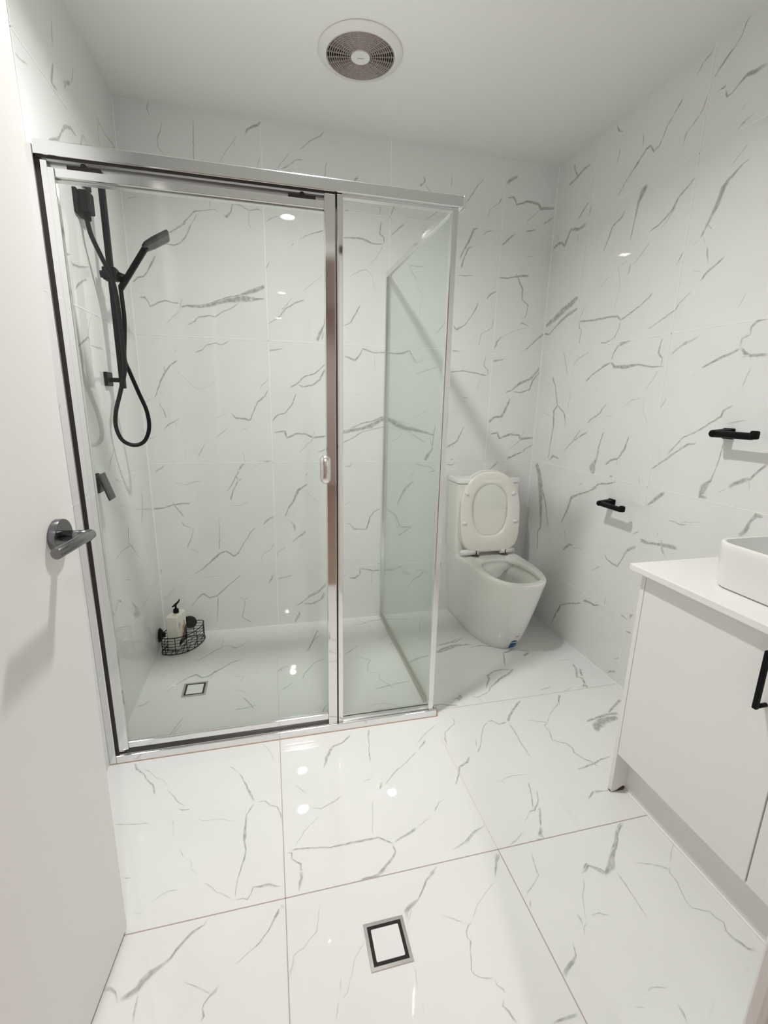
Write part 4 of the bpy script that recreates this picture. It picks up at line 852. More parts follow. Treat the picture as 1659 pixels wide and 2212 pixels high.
def draw_veins(mb, key):
    for i, (k, a, pts) in enumerate(VEINS):
        if k == key: vein(mb, key, [(p[0], p[1], p[2]*.001) for p in pts], a, .0002+.00002*(i % 12))
Z0, T = .325, .6
GW = .0032
b = MB(); b.box(-.1, W+.1, 0, .1, -.1, H+.1); draw_veins(b, 'B')
for k in range(4): strip(b, 'B', 0, Z0+T*k, W, Z0+T*k, GW, 1)
for k in range(3): strip(b, 'B', .5934+T*k, 0, .5934+T*k, H, GW, 1)
b.att.setdefault(0, 0); struct(b.build('wall_back', [M['tile'], M['grout']]))
b = MB(); b.box(-.1, 0, YF-.1, 0, -.1, H+.1); draw_veins(b, 'L')
for k in range(4): strip(b, 'L', 0, Z0+T*k, YF, Z0+T*k, GW, 1)
strip(b, 'L', -.895, 1.88, -.895, H, .005, 1)
b.att.setdefault(0, 0); struct(b.build('wall_left', [M['tile'], M['grout']]))
b = MB(); b.box(W, W+.1, YF-.1, 0, -.1, H+.1); draw_veins(b, 'R')
for k in range(4): strip(b, 'R', 0, Z0+T*k, YF, Z0+T*k, GW, 1)
for k in range(4): strip(b, 'R', -.2874-T*k, 0, -.2874-T*k, H, GW, 1)
b.att.setdefault(0, 0); struct(b.build('wall_right', [M['tile'], M['grout']]))
b = MB(); b.box(-.1, W+.1, YF-.1, .1, -.1, 0); draw_veins(b, 'F')
strip(b, 'F', 0, -1.509, W, -1.509, .0022, 1); strip(b, 'F', 1.2, -.889, W, -.889, .0018, 2)
strip(b, 'F', 0, -2.109, W, -2.109, .0022, 1)
strip(b, 'F', .5773, YF, .5773, -.93, .0022, 1); strip(b, 'F', .5773, -.92, .5773, 0, .0015, 2)
strip(b, 'F', 1.1773, YF, 1.1773, -1.509, .0022, 1); strip(b, 'F', 1.1773, -1.509, 1.1773, -1.05, .0015, 2)
b.att.setdefault(0, 0); struct(b.build('floor', [M['ftile'], M['fgrout'], mat('pale_floor_grout', (.66, .64, .61, 1), .6)]))
b = MB(); b.box(-.1, W+.1, YF-.1, .1, H, H+.1); struct(b.build('ceiling', M['ceil']))
# corner beads of silicone between the tiled planes
for nm, args in (('trim_1', (0, .004, -.004, 0, 0, H)), ('trim_2', (W-.004, W, -.004, 0, 0, H))):
    b = MB(); b.box(*args); struct(b.build(nm, M['silicone']))
b = MB(); b.box(W-.004, W, -1.388, -.004, 0, .004); struct(b.build('trim_3', M['silicone']))
b = MB(); b.box(.004, W-.004, -.003, 0, 0, .003); struct(b.build('trim_4', M['silicone']))
# entry wall with the doorway the picture is taken from
DX0, DX1, DZ = .105, 1.024, 2.06
b = MB()
b.box(-.1, DX0, YF-.1, YF, 0, H); b.box(DX1, W+.1, YF-.1, YF, 0, H); b.box(DX0, DX1, YF-.1, YF, DZ, H)
struct(b.build('wall_front', M['tile']))
b = MB(); b.box(DX0, DX0+.02, YF-.1, YF, 0, DZ); b.box(DX1-.02, DX1, YF-.1, YF, 0, DZ); b.box(DX0, DX1, YF-.1, YF, DZ-.02, DZ)
b.box(DX1-.026, DX1+.045, YF, YF+.014, 0, DZ+.04, bev=.003); b.box(DX0, DX1+.045, YF, YF+.014, DZ-.01, DZ+.05, bev=.003)
struct(b.build('trim_5', M['trim']))
# hall beyond the doorway: seen only as reflections in the chrome and glass
HY = -6.2
b = MB(); b.box(-1.2, 2.4, HY-.1, YF-.1, -.1, 0); struct(b.build('floor_hall', M['hallfloor']))
b = MB(); b.box(-1.2, 2.4, HY-.1, YF-.1, H, H+.1); struct(b.build('ceiling_hall', M['ceil']))
b = MB(); b.box(-1.2, 2.4, HY-.1, HY, 0, H); struct(b.build('wall_hall_far', M['hallwall']))
b = MB(); b.box(-1.3, -1.2, HY-.1, YF, 0, H); struct(b.build('wall_hall_left', M['hallwall']))
b = MB(); b.box(2.4, 2.5, HY-.1, YF, 0, H); struct(b.build('wall_hall_right', M['hallwall']))

# ------------------------------------------------------------------ downlights
def downlight(x, y, label, watts, col):
    t = thing('recessed_downlight', label, 'light', (x, y, H))
    n = 40; b = MB(); ring = lambda r, z: [(x+r*math.cos(2*PI*i/n), y+r*math.sin(2*PI*i/n), z) for i in range(n)]
    b.loft([ring(.058, H), ring(.058, H-.003), ring(.054, H-.005), ring(.047, H-.004), ring(.045, H)], 0, False, False)
    b.build('bezel', M['trim'], t)
    b = MB(); b.add(ring(.045, H-.002), [list(range(n))]); b.build('diffuser', M['lamp'], t)
    ld = bpy.data.lights.new('downlight_beam', 'AREA'); ld.shape = 'DISK'; ld.size = .088; ld.energy = watts; ld.color = col; ld.spread = math.radians(152)
    lo = bpy.data.objects.new('downlight_beam', ld); COL.objects.link(lo); lo.parent = t; lo.location = (0, 0, -.0035)
downlight(.757, -1.11, 'white recessed ceiling downlight lit in front of the shower screen', LIGHT, (1, .985, .965))
downlight(.784, -3.37, 'white recessed downlight in the hall ceiling nearest the bathroom door', HALL, (1, .95, .91))
downlight(.784, -5.30, 'white recessed downlight at the far end of the hall ceiling', HALL, (1, .95, .91))

# ------------------------------------------------------------------ shower screen
t = thing('shower_screen', 'chrome framed glass shower screen with a sliding door and a glass return panel', 'shower screen', (.6, -.9, 0))
YS = -.925
b = MB(); b.box(.0, .022, YS, YS+.05, .0, 1.868, bev=.002); b.build('wall_jamb', M['alu'], t)
b = MB(); b.box(.022, .0285, YS+.012, YS+.04, .03, 1.845); b.build('rubber_seal', M['rubber'], t)
b = MB(); b.box(.022, 1.203, YS, YS+.055, 1.846, 1.880, bev=.0025, seg=2); h = b.build('header_rail', M['alu'], t)
b = MB(); b.box(1.203, 1.208, YS-.001, YS+.056, 1.843, 1.882, bev=.001); b.build('end_cap', M['alu2'], t)
b = MB(); b.box(.024, .8, YS+.009, YS+.013, 1.842, 1.846); b.build('track_gasket', M['rubber'], t)
b = MB(); b.box(.024, .8, YS+.030, YS+.050, 1.800, 1.843); b.build('roller_track', M['alu2'], t)
b = MB(); b.box(.0225, 1.203, YS, YS+.012, 0, .030, bev=.002); b.box(.0225, 1.203, YS+.045, YS+.055, 0, .03)
b.build('sill', M['alu'], t)
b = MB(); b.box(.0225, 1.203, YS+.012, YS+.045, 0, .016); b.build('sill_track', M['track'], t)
b = MB(); b.box(.0, 1.205, YS-.0015, YS, 0, .0025); b.box(1.203, 1.2065, YS, YS+.02, 0, .03); b.build('sealant_bead', mat('stained_sealant', (.48, .33, .25, 1), .5), t)
# sliding door (frame, then glass, knob, rollers)
YD0, YD1 = YS+.016, YS+.034
b = MB()
b.box(.0285, .0455, YD0, YD1-.006, .034, 1.842, bev=.001); b.box(.047, .062, YD0-.006, YD1-.006, .045, 1.822, bev=.001)
b2 = MB(); b2.box(.764, .797, YD0-.008, YD1-.006, .030, 1.842, bev=.002)
b.box(.062, .764, YD0-.002, YD1-.006, .046, .070, bev=.002); b.box(.062, .764, YD0-.002, YD1-.006, 1.803, 1.823, bev=.001)
dr = b.build('sliding_door', M['alu'], t); b2.build('leading_stile', M['mirror'], dr); dr['label'] = 'chrome framed sliding door panel'
b = MB(); b.box(.062, .764, YD0+.006, YD0+.012, .069, 1.804); b.build('glass_pane', M['glass'], dr)
b = MB()
for zz in (0,):
    r1 = [(.759+.0185*math.cos(a)*k, YD0-.030+yy, 1.0232+(.0285*(1 if math.sin(a) >= 0 else -1)+.0185*math.sin(a)*k)) for a in [0]] if 0 else None
def stadium(cx, cz, r, hh, y, n=14):
    out = []
    for k in range(n+1): a = PI*k/n; out.append((cx+r*math.cos(a), y, cz+hh+r*math.sin(a)))
    for k in range(n+1): a = PI+PI*k/n; out.append((cx+r*math.cos(a), y, cz-hh+r*math.sin(a)))
    return out
kx, kz = .759, 1.023
b = MB(); b.loft([stadium(kx, kz, .018, .030, YD0-.008), stadium(kx, kz, .018, .030, YD0-.016), stadium(kx, kz, .0168, .0285, YD0-.0215), stadium(kx, kz, .0135, .0250, YD0-.026), stadium(kx, kz, .009, .019, YD0-.0288), stadium(kx, kz, .004, .010, YD0-.030)], 0)
kb = b.build('door_knob', mat('satin_chrome', (.78, .76, .75, 1), .22, 1.0), dr); kb['label'] = 'oval chrome pull knob'
for cx in (.13, .70):
    b = MB(); b.box(cx-.040, cx+.040, YD0+.001, YD1-.008, 1.823, 1.834, bev=.001)
    b.cyl((cx, YD0+.002, 1.834), (cx, YD1-.008, 1.834), .008); b.build('roller', M['rubber'], dr)
# fixed front panel
b = MB(); b.box(.802, .820, YS+.010, YS+.045, .03, 1.845, bev=.002); b.build('fixed_stile', M['mirror'], t)
b = MB(); b.box(.797, .802, YS+.014, YS+.045, .03, 1.845); b.build('centre_seal', M['rubber'], t)
for zb in (.030, 1.838):
    b = MB(); b.box(.818, 1.172, YS+.012, YS+.03, zb, zb+.008, bev=.001); b.build('glazing_bead', M['alu2'], t)
b = MB(); b.box(.820, 1.170, YS+.018, YS+.024, .036, 1.842); b.build('glass_pane', M['glass'], t)
b = MB(); b.box(1.168, 1.190, YS+.008, YS+.03, .012, 1.846, bev=.003); b.build('corner_post', M['alu'], t)
# return panel to the back wall
b = MB(); b.box(1.181, 1.196, YS+.03, -.0005, 1.850, 1.876, bev=.002); b.build('return_top_rail', M['alu'], t)
b = MB(); b.box(1.180, 1.198, YS+.03, -.0005, .0, .020, bev=.002); b.build('return_bottom_rail', mat('dull_alu', (.55, .53, .48, 1), .3, 1.0), t)
b = MB(); b.box(1.178, 1.199, -.020, -.0005, .012, 1.85, bev=.002); b.build('wall_channel', M['alu'], t)
b = MB(); b.box(1.186, 1.192, YS+.03, -.016, .018, 1.852); b.build('glass_pane', M['glass'], t)

# ------------------------------------------------------------------ shower fittings on the left wall
t = thing('shower_rail', 'matte black vertical shower slide rail on two wall brackets', 'shower rail', (0, -.475, 1.28))
b = MB(); b.box(.043, .063, -.485, -.465, 1.275, 1.995, bev=.003); b.build('rail', M['black'], t)
for z in (1.305, 1.955):
    b = MB(); b.box(.0005, .012, -.508, -.442, z-.022, z+.028 if z < 1.5 else z+.03, bev=.002); pb = b.build('wall_plate', M['black'], t)
    b = MB(); b.box(.012, .045, -.482, -.468, z-.008, z+.008, bev=.002); b.build('bracket_arm', M['black'], pb)
b = MB(); b.box(.030, .075, -.497, -.453, 1.648, 1.690, bev=.004); b.cyl((.02, -.475, 1.668), (.034, -.475, 1.668), .012)
b.cyl((.075, -.475, 1.664), (.096, -.475, 1.656), .016); b.build('slider', M['black'], t)
t = thing('wall_outlet', 'black square wall water outlet behind the top of the rail', 'water outlet', (0, -.565, 1.86))
b = MB(); b.box(.0005, .012, -.603, -.533, 1.820, 1.892, bev=.002); b.build('wall_plate', M['black'], t)
b = MB(); b.box(.012, .044, -.592, -.540, 1.828, 1.892, bev=.005); b.cyl((.026, -.567, 1.835), (.026, -.567, 1.808), .011); b.build('outlet_body', M['black'], t)
# hand shower: handle from the slider up to a flat square head
t = thing('hand_shower', 'black square-headed hand shower clipped in the slider, head tilted up', 'shower head', (.088, -.475, 1.64))
h0, h1, h2 = Vector((.080, -.475, 1.625)), Vector((.172, -.452, 1.775)), Vector((.235, -.440, 1.815))
b = MB(); d = (h1-h0).normalized(); side = Vector((0, 1, 0)); nn = d.cross(side).normalized()
def barrings(pts, w, th):
    R_ = []
    for i, p in enumerate(pts):
        a = pts[max(i-1, 0)]; c = pts[min(i+1, len(pts)-1)]; dd = (c-a).normalized(); nv = dd.cross(side).normalized(); sv = nv.cross(dd)
        ww, tt = w[i]/2, th[i]/2
        R_.append([p+sv*ww*q+nv*tt*r for q, r in ((-1, -.6), (-.6, -1), (.6, -1), (1, -.6), (1, .6), (.6, 1), (-.6, 1), (-1, .6))])
    return R_
b.loft(barrings([h0, h0.lerp(h1, .5), h1], [.024, .024, .026], [.018, .018, .018]), smooth=False); b.build('handle', M['black'], t)
d2 = (h2-h1).normalized(); b = MB()
b.loft(barrings([h1-d2*.012, h1, h1+d2*.03, h2+d2*.012, h2+d2*.016], [.04, .076, .092, .092, .085], [.013, .015, .016, .016, .012]), smooth=False)
b.build('head', mat('black_head', (.012, .014, .015, 1), .3), t)
b = MB(); hose = smooth_path([(0.024, -0.567, 1.815), (0.028, -0.56, 1.77), (0.045, -0.535, 1.71), (0.062, -0.512, 1.655), (0.07, -0.502, 1.6), (0.072, -0.5, 1.53), (0.073, -0.5, 1.42),
    (0.072, -0.505, 1.34), (0.0516, -0.512, 1.262), (0.0314, -0.52, 1.191), (0.0247, -0.515, 1.134), (0.037, -0.5, 1.084), (0.0706, -0.48, 1.063), (0.1042, -0.462, 1.077), (0.1233, -0.452, 1.127),
    (0.121, -0.452, 1.191), (0.1009, -0.462, 1.262), (0.082, -0.478, 1.333), (0.072, -0.49, 1.38), (0.078, -0.488, 1.45), (0.084, -0.486, 1.52), (0.082, -0.48, 1.58), (0.08, -0.476, 1.628)], 10)
b.tube(hose, .0075, 12); b.build('hose', M['hose'], t)
t = thing('shower_mixer', 'black square shower mixer with a downward blade lever', 'mixer tap', (0, -.737, .955))
b = MB(); b.box(.0005, .012, -.772, -.702, .924, .990, bev=.003); b.build('wall_plate', M['black'], t)
b = MB(); b.box(.012, .026, -.765, -.712, .930, .985, bev=.003)
P0, P1 = Vector((.026, -.737, .992)), Vector((.052, -.737, .905)); b.loft(barrings([P0, P1], [.062, .062], [.010, .008]), smooth=False); b.build('lever', mat('black_lever', (.014, .017, .018, 1), .3), t)

# ------------------------------------------------------------------ caddy and soap bottle in the shower corner
t = thing('wire_caddy', 'black wire corner caddy holding a soap bottle on the shower floor', 'caddy', (.11, -.12, 0))
A_ = [(.022, -.165), (.028, -.200), (.050, -.214), (.085, -.219), (.120, -.212), (.155, -.190), (.183, -.155), (.202, -.110), (.208, -.070), (.198, -.046), (.160, -.040), (.11, -.045), (.07, -.070), (.038, -.12)]
def cpath(z, s=1.0): return [tuple(p) for p in smooth_path([(.11+(x-.11)*s, -.12+(y+.12)*s, z) for x, y in A_]+[(.11+(A_[0][0]-.11)*s, -.12+(A_[0][1]+.12)*s, z)], 5)][:-1]
b = MB(); b.tube(cpath(.093, 1.0), .0024, 8, closed=True); b.build('rim_wire', M['black'], t)
b = MB(); b.tube(cpath(.006, 1.02), .0024, 8, closed=True); b.build('base_wire', M['black'], t)
b = MB()
for z in (.078, .062, .046, .028): b.tube(cpath(z, 1.005), .0014, 6, closed=True)
b.build('side_wires', M['black'], t)
full0, full1 = cpath(.006, 1.02), cpath(.093, 1.0)
for i in range(2, len(full0), 7): b = MB(); b.tube([full0[i], full1[i]], .0019, 6); b.build('upright_wire', M['black'], t)
b = MB()
def span(axis, c):                                             # chord of the base outline at x=c or y=c
    P = cpath(.006, 1.02); hit = []
    for i in range(len(P)):
        a, q = P[i], P[(i+1) % len(P)]
        if (a[axis]-c)*(q[axis]-c) < 0:
            tt = (c-a[axis])/(q[axis]-a[axis]); hit.append(a[1-axis]+(q[1-axis]-a[1-axis])*tt)
    return (min(hit), max(hit)) if len(hit) >= 2 else None
for k in range(7):
    c = .045+.025*k; s = span(0, c)
    if s: b.tube([(c, s[0], .006), (c, s[1], .006)], .0014, 6)
for k in range(6):
    c = -.195+.027*k; s = span(1, c)
    if s: b.tube([(s[0], c, .008), (s[1], c, .008)], .0014, 6)
b.build('floor_grid', M['black'], t)
for a, bb, nm in (((.0005, -.118, .066), (.016, -.118, .066), 1), ((.128, -.0005, .068), (.128, -.016, .068), 2)):
    b = MB(); a = Vector(a); bb = Vector(bb); dd = (bb-a).normalized()
    b.cyl(a, a+dd*.006, .036, .034, 32, bev=.001); b.cyl(a+dd*.006, a+dd*.014, .030, .027, 32, bev=.002); b.cyl(a+dd*.014, a+dd*.028, .012)
    b.build('suction_cup', M['black'], t)
t = thing('soap_bottle', 'white rectangular pump soap bottle standing in the wire caddy', 'bottle', (.079, -.13, .0085))
b = MB(); b.box(.050, .108, -.182, -.082, .009, .186, bev=.005, seg=3); body = b.build('bottle_body', M['bottle'], t, 35)
b = MB(); b.cyl((.079, -.124, .186), (.079, -.124, .204), .0135, bev=.002); b.cyl((.079, -.124, .204), (.079, -.124, .210), .0135, .006)
b.cyl((.079, -.124, .210), (.079, -.124, .228), .0042)
b.loft(barrings([Vector((.070, -.140, .224)), Vector((.079, -.124, .230)), Vector((.088, -.108, .240)), Vector((.092, -.100, .250))], [.006, .011, .010, .004], [.006, .012, .008, .003]), smooth=False)
b.build('pump', M['black'], t)
b = MB(); xf = .1085
def lab(pts, mi): b.add([(xf+.0001*mi, y, z) for y, z in pts], [list(range(len(pts)))], mi)
lab([(-.178, .030), (-.088, .030), (-.088, .105), (-.100, .110), (-.125, .080), (-.150, .062), (-.178, .050)], 0)
lab([(-.150, .045), (-.142, .045), (-.118, .118), (-.126, .120)], 1); lab([(-.130, .045), (-.124, .045), (-.104, .135), (-.112, .140)], 1)
lab([(-.112, .050), (-.104, .050), (-.094, .110), (-.101, .112)], 2); lab([(-.140, .035), (-.120, .035), (-.100, .070), (-.108, .075)], 2)
lab([(-.166, .118), (-.162, .118), (-.162, .150), (-.166, .150)], 3); lab([(-.158, .128), (-.156, .128), (-.156, .150), (-.158, .150)], 3)
b.build('label_print', [M['black'], M['orange'], M['green'], M['grey']], t)
b = MB(); n = 16; b.add([(.082+.011*math.cos(2*PI*i/n), -.152+.008*math.sin(2*PI*i/n), .1862) for i in range(n)], [list(range(n))]); b.build('soap_stain', M['yellow'], t)
t.location = (.089, -.131, .0085); t.rotation_euler = (0, 0, math.radians(-14))

# ------------------------------------------------------------------ floor drains
def drain(cx, cy, s, label, wide, grp='square floor drains'):
    t = thing('floor_drain', label, 'floor drain', (cx, cy, 0), grp)
    h = s/2; b = MB(); w = wide
    for x0, x1, y0, y1 in ((-h, h, -h, -h+w), (-h, h, h-w, h), (-h, -h+w, -h+w, h-w), (h-w, h, -h+w, h-w)):
        b.box(cx+x0, cx+x1, cy+y0, cy+y1, .0005, .0026, bev=.0005, seg=1)
    b.build('drain_frame', M['steel_light'], t)
    b = MB(); b.box(cx-h+w, cx+h-w, cy-h+w, cy+h-w, .0005, .0009); b.build('drain_gap', M['dark'], t)
    g = h-w-.0080; b = MB()
    b.loft([[(cx+x, cy+y, z) for x, y in rrect(-q, q, -q, q, .003, 3)] for z, q in ((.0009, g), (.0022, g), (.0026, g-.0006))], 0, smooth=False)
    b.build('tile_insert', M['ftile'], t)
drain(.8095, -1.6655, .1, 'square steel floor drain with tile insert near the front of the open floor', .0080)
drain(.2225, -.530, .1, 'square steel floor drain with tile insert inside the shower', .0085)

# ------------------------------------------------------------------ toilet
TX = 1.757
t = thing('toilet', 'white back-to-wall toilet suite with the seat and lid raised', 'toilet', (TX, -.3, 0))
def pan_pt(tt, z, grow=0.0):
    """outline of the pan at height z; tt 0..1 from back left, round the front, to back right"""
    k = max(0, min(1, z/.415)); kk = k**.85
    hw = .140+(.178-.140)*kk+grow; yf = -(.495+(.662-.495)*kk)-grow; ys = -.16-.12*kk
    if tt < .2: return Vector((TX-hw, ys*tt/.2, z))
    if tt > .8: return Vector((TX+hw, ys*(1-tt)/.2, z))
    a = PI*(tt-.2)/.6; e = .80
    cx = -math.cos(a); sy = math.sin(a)
    return Vector((TX+hw*(1 if cx >= 0 else -1)*abs(cx)**e, ys+(yf-ys)*abs(sy)**e, z))
NT = 72
def ring(z, grow=0.0): return [pan_pt(i/NT, z, grow) for i in range(NT+1)]
def inner(s0, z, sy=1.0):                                       # bowl rings
    out = []
    for i in range(NT+1):
        a = 2*PI*i/(NT+1)+PI/2
        cx, sn = math.cos(a), math.sin(a); e = .82
        out.append(Vector((TX+.118*s0*(1 if cx >= 0 else -1)*abs(cx)**e, -.435-.165*s0*sy*(1 if -sn >= 0 else -1)*abs(sn)**e*1.0, z)))
    return out
b = MB(); zs = [.0, .003, .05, .1, .15, .2, .25, .3, .35, .39, .405]
b.loft([ring(z, -.0 if z > 0 else -.002) for z in zs]+[ring(.412, -.004), ring(.415, -.012)], 0, cap0=True, cap1=False)
# deck between the outer rim and the bowl opening (angle-matched rings)
def outer_by_angle(z, grow):
    P = ring(z, grow); out = []
    c = Vector((TX, -.40, z))
    P2 = P+[P[0]]
    for i in range(NT+1):
        a = 2*PI*i/(NT+1)+PI/2; d = Vector((math.cos(a), math.sin(a)*1.0, 0))
        best = None
        for k in range(len(P2)-1):
            p, q = P2[k]-c, P2[k+1]-c; den = d.x*(q.y-p.y)-d.y*(q.x-p.x)
            if abs(den) < 1e-9: continue
            tt = (p.x*(q.y-p.y)-p.y*(q.x-p.x))/den; s = (p.x*d.y-p.y*d.x)/den
            if tt > 0 and -1e-6 <= s <= 1+1e-6: best = c+d*tt if best is None or tt < (best-c).length else best
        out.append(best)
    return out
def inner_a(sx, y0, sy, z, e=.8):
    out = []
    for i in range(NT+1):
        a = 2*PI*i/(NT+1)+PI/2; cx, sn = math.cos(a), math.sin(a)
        r = (abs(cx/sx)**(2/e)+abs(sn/sy)**(2/e))**(-e/2)
        out.append(Vector((TX+cx*r, y0+sn*r, z)))
    return out
IY, IS = -.445, .172
b.loft([outer_by_angle(.415, -.012), inner_a(.126, IY, IS+.004, .4155), inner_a(.121, IY, IS, .412), inner_a(.118, IY, IS-.004, .401), inner_a(.119, IY, IS-.003, .395), inner_a(.134, IY, IS+.012, .391), inner_a(.134, IY, IS+.012, .378), inner_a(.118, IY, IS-.006, .360),
        inner_a(.108, IY, IS-.016, .33), inner_a(.088, IY+.01, IS-.045, .27), inner_a(.06, IY+.04, .075, .20), inner_a(.045, IY+.055, .05, .17), inner_a(.03, IY+.06, .035, .165)], 0, cap0=False, cap1=True)
pan = b.build('pan', M['ceramic'], t, 38)
# rimless water guide: shelf that curves across the back of the bowl
b = MB(); top = []
GE = [(-.114, -.335), (-.095, -.375), (-.06, -.402), (-.025, -.395), (.015, -.352), (.050, -.316), (.078, -.302), (.096, -.306)]
gp = smooth_path([(x, y, 0) for x, y in GE], 5)
for q in gp:
    u = max(-.999, min(.999, q.x/.117)); back = IY+(IS-.006)*(1-abs(u)**2.5)**.4
    back = max(back, q.y+.004); x = TX+q.x
    top.append((Vector((x, back, .404)), Vector((x, (back*2+q.y)/3, .388)), Vector((x, q.y, .368)), Vector((x, q.y+.003, .358)), Vector((x, back, .37))))
b.loft([[p for p in q] for q in top], 0, True, True); b.build('water_guide', M['ceramic'], pan)
b = MB(); b.add([v for v in inner_a(.058, IY+.035, .072, .205)], [list(range(NT+1))]); b.build('bowl_water', mat('bowl_water', (.75, .78, .76, 1), .02), pan)
# cistern
b = MB(); x0, x1 = TX-.189, TX+.185
def rr_ring(x0, x1, y0, y1, r, z): return [(x, y, z) for x, y in rrect(x0, x1, y0, y1, r, 6)]
b.loft([rr_ring(x0+.012, x1-.012, -.155, -.001, .02, .400), rr_ring(x0+.004, x1-.004, -.160, -.001, .022, .45), rr_ring(x0+.002, x1-.002, -.162, -.001, .022, .60), rr_ring(x0, x1, -.163, -.001, .022, .818)], 0)
cis = b.build('cistern', M['ceramic'], t, 40)
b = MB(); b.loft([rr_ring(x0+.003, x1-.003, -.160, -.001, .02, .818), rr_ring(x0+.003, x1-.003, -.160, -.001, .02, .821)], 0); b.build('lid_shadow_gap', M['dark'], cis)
b = MB(); b.loft([rr_ring(x0-.003, x1+.003, -.167, -.001, .022, .821), rr_ring(x0-.003, x1+.003, -.167, -.001, .022, .838), rr_ring(x0, x1, -.164, -.001, .02, .844), rr_ring(x0+.008, x1-.008, -.156, -.008, .015, .846)], 0)
b.build('cistern_lid', M['ceramic'], cis, 40)
b = MB(); b.cyl((TX-.005, -.085, .8455), (TX-.005, -.085, .851), .026, bev=.0015, n=32); b.build('flush_button', mat('button_chrome', (.7, .7, .7, 1), .15, 1.0), cis)
# raised seat and lid, leaning back against the cistern
def seat_out(s, hw, zb, zt, yb, n=64, e=.72):                    # closed outline in the tilted seat plane
    out = []; zc = zb+(zt-zb)*.50; rt = zt-zc
    for i in range(n):
        a = 2*PI*i/n; cx, sn = math.cos(a), math.sin(a)
        if sn >= 0: e1 = .86; r = (abs(cx)**(2/e1)+abs(sn)**(2/e1))**(-e1/2); x = hw*cx*r; z = zc+rt*sn*r
        else: e1 = .42; r = (abs(cx)**(2/e1)+abs(sn)**(2/e1))**(-e1/2); x = hw*(1-.06*abs(sn)**2)*cx*r; z = zc+(zc-zb)*sn*r
        out.append((x, z))
    return out
def tilt(x, z, d): return Vector((TX+.003+x, -.192+.055*(z-.44)/.45-d, z))   # d = distance in front of the leaning plane
def ringz(o, d, s=1.0, c=(0, .665)): return [tilt(c[0]+(x-c[0])*s, c[1]+(z-c[1])*s, d) for x, z in o]
so = seat_out(1, .181, .438, .888, 0)
b = MB(); b.loft([ringz(so, -.022, .975), ringz(so, -.018, 1.0), ringz(so, -.002, 1.005), ringz(so, .004, .995), ringz(so, .001, .90), ringz(so, -.002, .80)], 0); lidp = b.build('seat_lid', M['seat'], t, 50)
so2 = seat_out(1, .179, .440, .884, 0)
def hole(hw, z0, z1, n=64):
    zc = (z0+z1)/2+.02; out = []
    for i in range(n):
        a = 2*PI*i/n; cx, sn = math.cos(a), math.sin(a); e1 = .95 if sn >= 0 else .8; hh = (z1-zc) if sn >= 0 else (zc-z0)
        r = (abs(cx)**(2/e1)+abs(sn)**(2/e1))**(-e1/2); out.append((hw*cx*r, zc+hh*sn*r))
    return out
ho = hole(.113, .520, .818); hi = hole(.108, .526, .812)
cc = (0, .665)
b = MB(); b.loft([ringz(so2, .006, .985, cc), ringz(so2, .010, 1.0, cc), ringz(so2, .018, 1.0, cc), ringz(so2, .024, .985, cc), ringz(so2, .026, .95, cc),
    ringz(hole(.128, .505, .833), .022), ringz(ho, .020), ringz(hi, .016), ringz(hi, .006), ringz(so2, .006, .985, cc)], 0, False, False); st = b.build('seat_ring', M['seat'], t, 60)
for (bx, bz, ang) in ((-.147, .766, -35), (.135, .763, 35), (-.158, .606, 0), (.150, .606, 0)):
    b = MB(); a = math.radians(ang); p0 = tilt(bx-.014*math.cos(a), bz-.014*math.sin(-a)*-1 if 0 else bz+.014*math.sin(a)*-1, .024); p1 = tilt(bx+.014*math.cos(a), bz+.014*math.sin(a), .024)
    b.tube([p0, p0.lerp(p1, .1), p0.lerp(p1, .9), p1], [.004, .0085, .0085, .004], 12); b.build('bumper', M['plastic'], st)
for sx, hx0, hx1 in ((-1, -.178, -.066), (1, .068, .154)):
    b = MB(); zc, yc = .440, -.205; p0 = Vector((TX+hx0, yc, zc)); p1 = Vector((TX+hx1, yc, zc))
    tap = [.006, .015, .0165, .0165] if sx < 0 else [.0165, .0165, .0165, .012]
    b.tube([p0, p0.lerp(p1, .12), p0.lerp(p1, .3), p1], tap, 20); hg = b.build('hinge', M['plastic'], t)
    mx_ = TX+(hx1-.018 if sx < 0 else hx0+.024)
    b = MB(); b.box(mx_-.002, mx_+.002, yc-.018, yc-.008, .428, .450); b.build('hinge_slot', M['dark'], hg)
    b = MB(); b.cyl((mx_, yc-.006, .4155), (mx_, yc-.006, .4200), .022, bev=.001, n=32); b.cyl((mx_, yc, .42), (mx_, yc, .43), .008); b.build('hinge_base', mat('hinge_metal', (.45, .40, .38, 1), .3, 1.0), hg)
# rating sticker and red marks near the foot of the pan
def on_pan(x, z, e=.0008):
    lo, hi = .5, .8
    for _ in range(30):
        m_ = (lo+hi)/2
        if pan_pt(m_, z).x < x: lo = m_
        else: hi = m_
    p = pan_pt(lo, z); p.y -= e; return p
def patch(mb, x0, x1, z0, z1, mi, e, n=8):
    g = [[on_pan(x0+(x1-x0)*i/n, z0+(z1-z0)*j/n, e) for i in range(n+1)] for j in range(n+1)]
    mb.loft(g, mi, False, False, True, closed=False)
b = MB(); sx0, sx1 = TX-.010, TX+.040
patch(b, sx0, sx1, .004, .030, 0, .0010); patch(b, sx0+.002, sx1-.002, .030, .042, 1, .0010); patch(b, sx0+.003, sx1-.003, .042, .047, 2, .0010)
for k in range(6):
    q = k/6; patch(b, sx0+.003+.010*q*q*2.2, sx1-.003-.010*q*q*2.2, .047+.002*k, .049+.002*k, 0, .0010, 4)
b.build('rating_sticker', [M['blue'], M['navy'], M['white']], pan)
b = MB()
